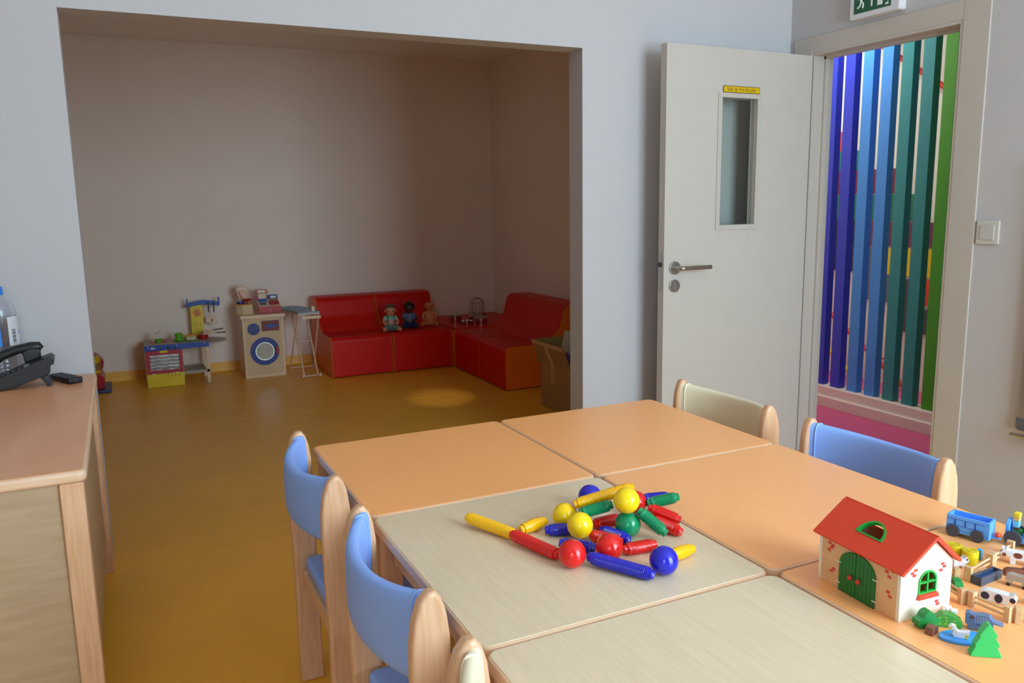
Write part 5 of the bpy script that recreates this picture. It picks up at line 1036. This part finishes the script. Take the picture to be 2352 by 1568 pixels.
CROC = [(-0.026, 0), (-0.012, 0), (-0.011, 0.003), (0.004, 0.003), (0.005, 0), (0.012, 0), (0.014, 0.005), (0.024, 0.005), (0.025, 0.009), (0.016, 0.012), (0.012, 0.015), (0.006, 0.013), (0.0, 0.015), (-0.006, 0.013), (-0.014, 0.012), (-0.026, 0.004)]
cutout('toy_crocodile', 'green wooden toy crocodile with dark spots behind the fence', 'toy animal', (1.2085, 0.8230, FZ), math.atan2(0.045, 0.042) + PI, CROC, 0.013, M('croc_green', (30, 146, 66), 0.4), [('dark_spot', M('croc_dark', (24, 70, 40), 0.5), [el(-0.006, 0.009, 0.003, 0.002), el(0.006, 0.010, 0.003, 0.002)])])
# bushes, tree, stump, pond, duck
BUSH = M('bush_green', (22, 132, 56), 0.42); BUSH2 = M('bush_green_pale', (70, 150, 60), 0.42); TREE = M('tree_green', (52, 190, 100), 0.42)
bp = [(-0.013, 0), (0.013, 0)] + [(0.017 + 0.004 * math.cos(a), 0.008 + 0.008 * math.sin(a)) for a in (-0.6, 0, 0.8)] + [(0.010, 0.0190), (0.0095, 0.0240), (0.004, 0.0275), (-0.003, 0.0270), (-0.008, 0.0225), (-0.010, 0.0170)] + [(-0.018, 0.014), (-0.019, 0.006)]
cutout('toy_bush', 'plain green wooden toy bush against the barn gable', 'toy bush', (1.0530, 0.7625, FZ), -0.25, [(x, z) for x, z in bp], 0.016, BUSH, (), 'wooden toy bushes', 0.95)
b2 = [(-0.017, 0), (0.017, 0), (0.0195, 0.006), (0.018, 0.012), (0.014, 0.0145), (0.009, 0.018), (0.002, 0.0205), (-0.006, 0.021), (-0.0125, 0.0185), (-0.0165, 0.0135), (-0.0195, 0.007)]
cutout('toy_bush', 'green wooden toy bush with yellow flecks beside the pond', 'toy bush', (1.0840, 0.7480, FZ), -0.75, b2, 0.016, BUSH2, [('yellow_fleck', M('fleck_yellow', (190, 196, 40), 0.5), [el(x, z, 0.0017, 0.0009, 10) for x, z in ((-0.013, 0.015), (-0.014, 0.010), (-0.004, 0.016), (-0.003, 0.011), (0.008, 0.012), (0.009, 0.006), (-0.004, 0.006), (-0.012, 0.005))])], 'wooden toy bushes', 1.0)
t = thing('toy_block', 'small brown toy wood block in front of the bushes', 'toy block', (1.0430, 0.7440, FZ), 0.2)
b = MB(); b.prism([(-0.010, 0), (0.009, 0), (0.010, 0.009), (0.002, 0.013), (-0.008, 0.011)], -0.006, 0.006, 'xz', 0.001); part('block', b, M('stump_brown', (134, 82, 68), 0.5), t)
tp_ = [(-0.0245, 0.0), (0.0245, 0.0), (0.0255, 0.002), (0.0180, 0.0165), (0.0215, 0.0180), (0.0218, 0.0195), (0.0140, 0.0320), (0.0172, 0.0335), (0.0172, 0.0350), (0.0050, 0.0515), (0.0015, 0.0530), (-0.0020, 0.0515), (-0.0135, 0.0350), (-0.0120, 0.0320), (-0.0195, 0.0195), (-0.0180, 0.0170), (-0.0255, 0.002)]
cutout('toy_tree', 'bright green wooden toy fir tree at the front right of the farm', 'toy tree', (1.0560, 0.6700, FZ), math.atan2(-0.59, 0.81), [(x * 0.80, z * 0.92) for x, z in tp_], 0.013, TREE)
pd = thing('toy_pond', 'blue toy pond plate lying before the speckled animal', 'toy pond', (1.0700, 0.7110, FZ), -0.55)
b = MB(); b.prism([(0.0330 * math.cos(2 * PI * i / 36) * (1 + 0.08 * math.cos(4 * PI * i / 36)), 0.0200 * math.sin(2 * PI * i / 36)) for i in range(36)], 0, 0.0045, 'xy', 0.001, Matrix.Rotation(0.0, 4, 'Z')); part('pond_plate', b, M('pond_blue', (66, 156, 242), 0.3, var=0.05), pd)
cutout('toy_duck', 'white wooden toy duck with yellow beak on the blue pond', 'toy animal', (1.0610, 0.7130, FZ + 0.0047), PI - 0.9, GOOSE, 0.008, WH, [('beak', YL, [[(0.0100, 0.0126), (0.0143, 0.0127), (0.0139, 0.0152), (0.0106, 0.0160)]]), ('yellow_tail', YL, [[(-0.011, 0.0005), (-0.008, 0.0005), (-0.008, 0.007), (-0.0125, 0.007)]])], None, 1.0)
t = thing('toy_block', 'tiny pale blue toy block with dark dot beside the near bale', 'toy block', (1.3420, 0.8760, FZ + 0.0), 0.3)
b = MB(); b.bb(-0.005, 0.005, -0.004, 0.004, 0, 0.0185, 0.001); part('block', b, M('toy_cyan_block', (70, 160, 200), 0.4), t)
b = MB(); b.cyl((-0.0015, -0.004, 0.0125), (-0.0015, -0.0044, 0.0125), 0.0011, n=10); part('dot', b, BK, t)
t = thing('toy_log', 'short brown toy log on the table behind the fence', 'toy block', (1.3460, 0.8570, FZ), 0.1)
b = MB(); b.cyl((-0.010, 0, 0.0051), (0.010, 0, 0.0051), 0.0051, n=16, bev=0.0006); part('log', b, M('log_brown', (150, 106, 62), 0.5), t)
